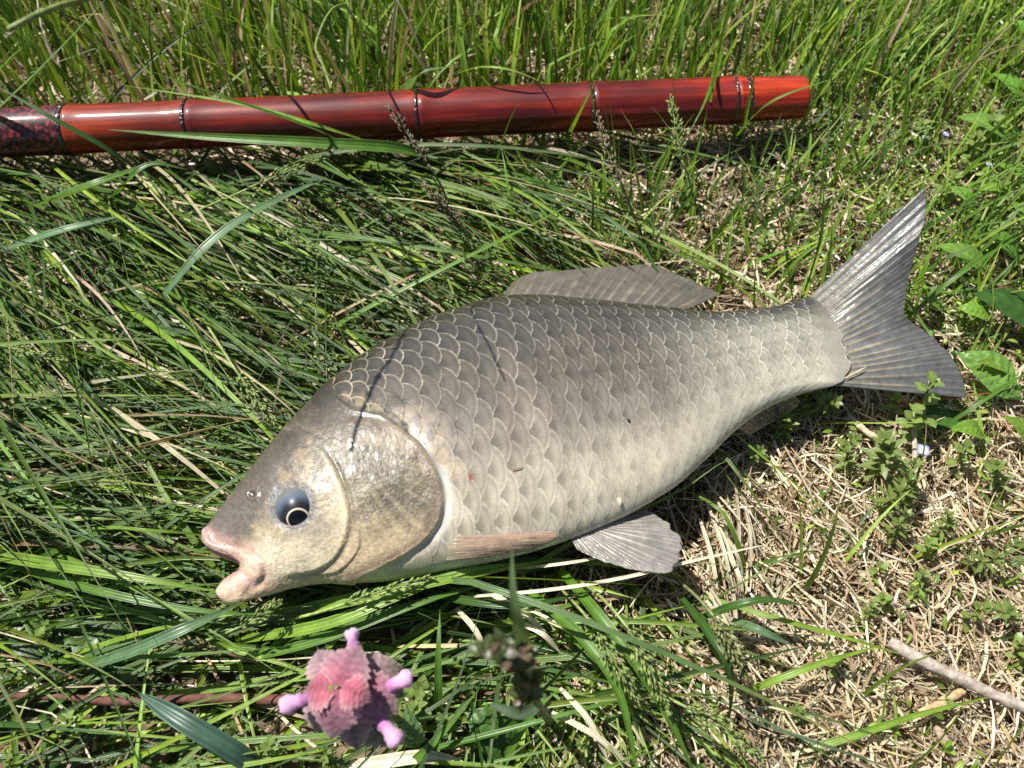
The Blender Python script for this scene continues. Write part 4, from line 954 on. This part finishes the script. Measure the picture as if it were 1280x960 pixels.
broad_leaf('small light green leaf beside the pointed leaf', (1300, 244, .010), (1244, 204, .022), .012, lin(110, 150, 62), .004)
broad_leaf('shaded green leaf under the lower tail lobe', (1225, 525, .008), (1120, 515, .012), .016, lin(70, 108, 44), .003)
broad_leaf('broad green leaf half hidden below the fish mouth', (175, 838, .004), (84, 776, .010), .020, lin(70, 100, 46), .003)  # shade of the covering grass is painted into this green
broad_leaf('broad leaf with painted shade beside the half hidden one', (95, 848, .003), (14, 770, .008), .018, lin(56, 80, 42), .003)  # green darkened further to stand for the grass shade on it
broad_leaf('round green leaf below the dark bud sprig', (650, 935, .006), (580, 890, .016), .018, lin(70, 106, 42), .004)
broad_leaf('serrated green leaf beside the pink flower', (520, 935, .012), (508, 880, .03), .008, lin(100, 130, 78), .004, serr=.12)

# ------------------------------------------------------------------ small weeds
def weed_proto(kind):
    a_st = Acc(); a_lf = Acc(); H = .022
    stem = np.array([[0, 0, 0], [.001, .0005, H * .4], [.002, -.001, H * .75], [.002, .0, H]]); p = spline(stem, 10)
    tube_add(a_st, p, np.linspace(.0006, .0004, 10), lin(120, 130, 70), 5)
    def lf(o, az, el, L, W, c):
        d = np.array([math.cos(az) * math.cos(el), math.sin(az) * math.cos(el), math.sin(el)])
        V, F, cc_ = leaf_mesh(o, o + d * L, W, .0003, c, 7, 5, .0001, prof=(.1, .6, 1, .95, .6, 0), veins=2)
        a_lf.add(V, F, cc_)
    if kind == 0:
        for z, L in ((.35, .008), (.6, .0075), (.82, .006), (1, .004)):
            o = p[int(z * 9)]
            for k in range(6): lf(o, k * math.pi / 3 + z * 3 + random.uniform(-.2, .2), random.uniform(-.05, .5) + (z > .9) * .5, L * random.uniform(.8, 1.1), .0020, lin(112, 130, 70))
    elif kind == 1:
        for k_, z in enumerate((.2, .42, .62, .8, .95, 1)):
            o = p[int(z * 9)]
            for k in range(2): lf(o, k * math.pi + k_ * math.pi / 2 + random.uniform(-.2, .2), random.uniform(0, .45) + (z > .9) * .4, .0075 * (1.15 - .5 * z), .0042, lin(120, 140, 74))
    else:
        for k in range(9): lf(p[2] * [1, 1, .4], k * 2.4, random.uniform(.1, .9), random.uniform(.006, .012), .0032, lin(108, 128, 66))
    return a_st, a_lf
protos = []
for k in range(3):
    st, lf_ = weed_proto(k); so = st.build('stem', M_STEM); fo = lf_.build('foliage', M_BROAD); protos.append((so, fo))
kinds = [('bedstraw sprig with whorls of narrow green leaves', 'green whorled sprigs'), ('low green sprig with paired oval leaves', 'green sprigs with paired leaves'), ('small rosette of pointed green leaves', 'small green rosettes')]
used = [False] * 3
def weed(k, px, py, sc_, where, z=0.0):
    loc = P(px, py, z); T = thing('weed_sprig', kinds[k][0] + ' ' + where, 'weed', tuple(loc + [0, 0, .004]), kinds[k][1] + ' ' + where)
    for o in protos[k]:
        c_ = o if not used[k] else o.copy()
        if used[k]: col.objects.link(c_)
        c_.parent = T
    used[k] = True
    T.rotation_euler = (random.uniform(-.35, .35), random.uniform(-.35, .35), random.uniform(0, 6.28)); T.scale = (sc_ * .95,) * 3
W1 = 'in the dead straw below the tail'; W2 = 'on the open ground beyond the tail'; W3 = 'in the dim grass around the pink flower'; W4 = 'on the litter around the grey twig'
for k, px, py, s_ in ((0, 1095, 610, 1.5), (0, 1080, 655, 1.3), (0, 1110, 640, 1.2), (0, 1015, 515, 1.2), (0, 975, 560, 1.0), (0, 935, 580, .9), (0, 1005, 540, 1.0), (1, 1135, 565, 1.1), (1, 1110, 540, .9), (2, 1060, 690, .9), (1, 1180, 600, 1.0), (0, 1240, 620, 1.1), (2, 1235, 650, 1.0), (0, 1190, 720, 1.1), (1, 1140, 710, .8), (0, 1100, 690, 1.0), (2, 890, 585, .7), (0, 1050, 600, .9), (1, 1040, 570, .8), (0, 1160, 690, .9), (2, 1255, 700, .9), (1, 1075, 740, .7)):
    weed(k, px, py, s_, 'under the tail stalk' if py < 585 and px < 1060 else 'around the small blue flower' if py < 630 and px < 1200 else 'in the dead straw' if px < 1150 else 'at the far side of the dead straw')
weed(1, 1143, 545, 1.25, 'standing before the lower tail lobe', .012)
for k, px, py, s_ in ((0, 1060, 800, .8), (1, 1035, 850, .8), (2, 1085, 860, .8), (0, 1240, 770, .9), (1, 1190, 790, .8), (0, 1000, 900, .7), (2, 1010, 830, .7), (1, 1260, 840, .8), (0, 1140, 760, .8), (1, 1100, 765, .7), (2, 1130, 935, .7)):
    weed(k, px, py, s_, W4)
for k, px, py, s_ in ((1, 1180, 60, 1.1), (1, 1230, 110, 1.2), (1, 1200, 230, 1.1), (0, 1240, 300, 1.2), (1, 1265, 270, 1.0), (1, 1170, 260, 1.0), (0, 1110, 140, 1.0), (1, 1150, 190, .9), (2, 1080, 60, 1.1), (1, 1250, 30, 1.2), (0, 1190, 420, .9), (1, 1040, 230, .8), (2, 990, 290, .9), (1, 950, 320, .8), (1, 1215, 195, 1.1), (1, 1262, 330, 1.1), (1, 1140, 90, .9), (0, 1270, 150, 1.2)):
    weed(k, px, py, s_, W2)
for k, px, py, s_ in ((1, 520, 875, .9), (1, 545, 905, .9), (0, 575, 925, .8), (1, 500, 930, .8), (2, 300, 920, .8), (1, 340, 945, .8), (1, 700, 920, .7), (0, 735, 940, .7), (1, 110, 930, .8), (0, 410, 950, .7), (1, 60, 800, .8)):
    weed(k, px, py, s_, W3)

# ------------------------------------------------------------------ pink dead-nettle
FZ = .108
fc = P(424, 858, FZ)
NET = thing('dead_nettle', 'pink purple flowering nettle top standing in the grass before the fish', 'flower', tuple(P(470, 880, 0.0)))
NL = np.array(NET.location)
V, F = tube(spline(np.array([[0, 0, 0], (fc - NL) * [.5, .5, .5] + [.004, 0, 0], fc - NL - [0, 0, .004]]), 20), .0014, 8); mesh('stem', V, F, M_STEM, NET, np.tile(lin(110, 84, 70), (len(V), 1)))
rose = lin(158, 88, 104); mauve = lin(146, 102, 118); dusty = lin(142, 118, 124); greyg = lin(120, 120, 98)
hp_ = (.25, .8, 1, .92, .72, .42, 0)
def bract(basepx, tippx, wpx, z0, z1, cols, cup=.25):
    b3 = P(*basepx, FZ + z0); t3 = P(*tippx, FZ + z1)
    wd = wpx / FPX * np.linalg.norm(b3 - CAM)
    V, F, c = leaf_mesh(b3, t3, wd, .0016, np.array(cols), 34, 19, .00012, serr=.0, cup=-cup, prof=hp_, veins=6, rib=.8)
    nu_, nw_ = 34, 19; G = V.reshape(nu_, nw_, 3); ctr_ = G[:, nw_ // 2][:, None]; sr = 1 + .26 * (np.abs(((np.linspace(0, 1, nu_) * 7) % 1) - .5) * 2 - .5) * np.r_[0, np.ones(nu_ - 2), 0]
    V = (ctr_ + (G - ctr_) * sr[:, None, None]).reshape(-1, 3)
    xx = np.abs(np.tile(np.linspace(-1, 1, nw_), nu_)); c = c * (.82 + .5 * fbm(V[:, :1] * 2200, V[:, 1:2] * 2200, 3)) ; c = c + (lin(190, 166, 168) - c) * (.65 * xx ** 4)[:, None]
    V = V + .0004 * (np.stack([fbm(V[:, 0] * 1500 + 9, V[:, 1] * 2600 + k, 2) for k in (0, 7, 13)], -1) - .5)
    lf_o = mesh('leaf', V - NL, F, M_PETAL, NET, c, np.zeros((len(V), 3)))
    i_ = rng.integers(0, len(V), 150); o_ = V[i_] + .0002 * NRM((150, 3)); d_ = unit(NRM((150, 3)) * .7 + unit(V[i_] - V.mean(0)) * .8 + [0, 0, .9]) * U(.0003, .0007, 150)[:, None]; e_ = unit(np.cross(d_, NRM((150, 3)))) * .00005
    fv = np.stack([o_ - e_, o_ + e_, o_ + d_], 1).reshape(-1, 3); fo_ = mesh('fuzz', fv - NL, np.arange(450).reshape(-1, 3), M_PETAL, lf_o, np.tile(lin(186, 160, 164), (450, 1)), np.zeros((450, 3))); fo_['kind'] = 'stuff'
for a_ in ((420, 856, 450, 806, 62, -.002, -.006, (rose, mauve, dusty)), (418, 860, 381, 862, 54, -.002, -.008, (rose, rose, mauve)), (422, 862, 414, 924, 62, -.002, -.012, (rose, mauve, mauve, dusty)), (428, 858, 463, 876, 44, .001, -.001, (rose * 1.1, rose * 1.1, mauve)),
           (446, 850, 498, 892, 52, -.006, -.012, (rose, mauve, dusty)), (440, 866, 476, 900, 46, -.007, -.013, (rose * .9, mauve, dusty)), (438, 880, 446, 938, 50, -.012, -.022, (mauve, dusty, dusty)), (448, 842, 503, 832, 46, -.010, -.018, (dusty, dusty, greyg)),
           (410, 846, 398, 812, 46, -.006, -.012, (mauve, dusty, dusty)), (450, 890, 492, 930, 50, -.020, -.030, (dusty, greyg * .8, greyg * .8)), (400, 880, 396, 915, 40, -.014, -.024, (mauve, dusty, greyg)), (470, 850, 505, 870, 36, -.022, -.028, (greyg, greyg, greyg * .8))):
    bract((a_[0], a_[1]), (a_[2], a_[3]), a_[4], a_[5], a_[6], a_[7])
pinkc = lin(206, 158, 198)
def floret(p0, p1, z0, z1, rpx):
    a3 = P(*p0, FZ + z0); b3 = P(*p1, FZ + z1); r = rpx / FPX * np.linalg.norm(b3 - CAM)
    s = np.linspace(0, 1, 16); p = a3 + (b3 - a3) * s[:, None] + np.array([0, 0, .0012]) * np.sin(np.pi * s)[:, None]
    rr = r * np.interp(s, [0, .25, .55, .78, .93, 1], [.60, .78, .72, 1.10, .95, .25])
    V, F = tube(p, rr, 12); c = np.stack([np.interp(np.r_[np.repeat(s, 12), 0, 1], [0, .35, .5, 1], [lin(160, 96, 148)[k], lin(186, 128, 178)[k], pinkc[k], lin(216, 178, 210)[k]]) for k in range(3)], -1)
    V = V + .0011 * (np.stack([fbm(V[:, 0] * 700 + 3, V[:, 1] * 900 + k, 2) for k in (0, 7, 13)], -1) - .5)
    mesh('floret', V - NL, F, M_PETAL, NET, c, np.zeros((len(V), 3)))
floret((394, 872), (352, 884), -.008, -.008, 10); floret((444, 815), (440, 789), -.008, -.006, 9); floret((484, 862), (515, 846), -.010, -.008, 10); floret((474, 900), (500, 930), -.012, -.010, 11)
V, F, c = leaf_mesh(P(412, 858, FZ + .002), P(416, 864, FZ + .003), .0016, .0008, lin(120, 130, 70), 8, 7, .0001); mesh('bud', V - NL, F, M_PETAL, NET, c, np.zeros((len(V), 3)))

# ------------------------------------------------------------------ dark bud sprig close to the lens
BZ = .15
BUD = thing('bud_sprig', 'out of focus dark green sprig with brownish buds standing before the pectoral fin', 'weed', tuple(P(690, 905, 0.0))); BL = np.array(BUD.location)
top = P(655, 815, BZ)
st_ = spline(np.array([BL, P(672, 880, .09), P(662, 845, .135), top]), 24)
V, F = tube(st_ - BL, np.linspace(.0016, .0011, 24), 8); mesh('stem', V, F, M_STEM, BUD, np.tile(lin(86, 96, 62), (len(V), 1)))
V, F, c, uv = ribbon(np.array([P(664, 850, .125), P(650, 790, .155), P(641, 735, .165), P(640, 686, .168)]), .0042, lin(92, 116, 76), fold=.2); mesh('leaf', V - BL, F, M_GRASS, BUD, c, uv)
V, F, c, uv = ribbon(np.array([P(672, 884, .10), P(648, 892, .108), P(612, 880, .112)]), .0032, lin(104, 124, 100), fold=.2, tip=5); mesh('leaf', V - BL, F, M_GRASS, BUD, c, uv)
acc = Acc()
for k in range(150):
    cx, cy, cz, cr0 = random.choice(((612, 812, BZ - .002, .0035), (628, 818, BZ, .004), (650, 824, BZ - .004, .0035), (660, 850, BZ - .016, .003), (655, 868, BZ - .024, .003)))
    o = P(cx + random.gauss(0, 5), cy + random.gauss(0, 5), cz + random.gauss(0, .002)); d = unit(np.array([random.gauss(0, 1), random.gauss(0, 1), random.gauss(.4, .7)]))
    V, F, c = leaf_mesh(o, o + d * random.uniform(.0025, .0045), .0024, .0004, random.choice([lin(92, 88, 66), lin(82, 94, 58), lin(104, 84, 72), lin(74, 88, 50), lin(70, 84, 48)]), 6, 5, .0001); acc.add(V - BL, F, c)
acc.build('bud_cluster', M_BROAD, BUD)

# ------------------------------------------------------------------ tiny blue flowers
def speedwell(label, px, py, z, r, group=None):
    o = P(px, py, z); T = thing('speedwell_flower', label, 'flower', tuple(o * [1, 1, 0]), group); z0 = np.array(T.location)
    V, F = tube(np.array([[0, 0, 0], [.0005, 0, z * .5], (o - z0)]), .0004, 5); mesh('stem', V, F, M_STEM, T, np.tile(lin(110, 130, 70), (len(V), 1)))
    nz = unit(np.array([0, -.35, 1.]))
    for k in range(4):
        a_ = k * math.pi / 2 + .5; d = np.array([math.cos(a_), math.sin(a_), .2]); 
        V, F, c = leaf_mesh(o, o + d * r, r * .85, .0002, np.array([lin(226, 228, 238), lin(170, 176, 226), lin(104, 112, 200)]), 8, 7, .00005, prof=(.15, .7, 1, 1, .9, .6, .2), rib=1)
        mesh('petal', V - z0, F, M_PETAL, T, c, np.zeros((len(V), 3)))
speedwell('tiny blue and white flower on a pale stem below the tail fin', 1153, 563, .022, .0031)
for px, py in ((1156, 172, ), (1182, 168), (1236, 205)): speedwell('tiny blue flower in the ground cover beyond the tail fin', px, py, .02, .0020, 'tiny blue flowers beyond the tail')
# bits of dry grass stuck to the wet skin
def debris(label, px, py, ln, ang, wd, colr):
    k = np.argmin(np.hypot(qx - px, qy - py)); o = fish_pts[k] + Nn.reshape(-1, 3)[k] * .0004; n_ = Nn.reshape(-1, 3)[k]
    d = unit(np.array([math.cos(ang), math.sin(ang), 0]) - n_ * np.dot(n_, [math.cos(ang), math.sin(ang), 0]))
    V, F, c, uv = ribbon(np.array([o, o + d * ln * .5 + n_ * .0004, o + d * ln + n_ * .0001]), wd, colr, n=8, nw=3, tip=6, nz=n_)
    b_ = mesh('straw_bit', V - o, F, M_STRAW, None, c, uv); b_.location = o; tag(b_, label, 'straw bit')
debris('tiny pale chaff flake stuck low on the fish belly', 772, 622, .0032, -1.2, .0016, lin(226, 214, 190))
debris('thin dry fibre stuck to the flank behind the gill cover', 640, 588, .0045, .3, .0005, lin(150, 110, 60))
debris('dark speck stuck on the rear flank of the fish', 784, 528, .0012, .9, .0009, lin(30, 24, 20))
debris('pale fibre lying across the lower tail root', 1066, 476, .012, .5, .0006, lin(214, 190, 150))
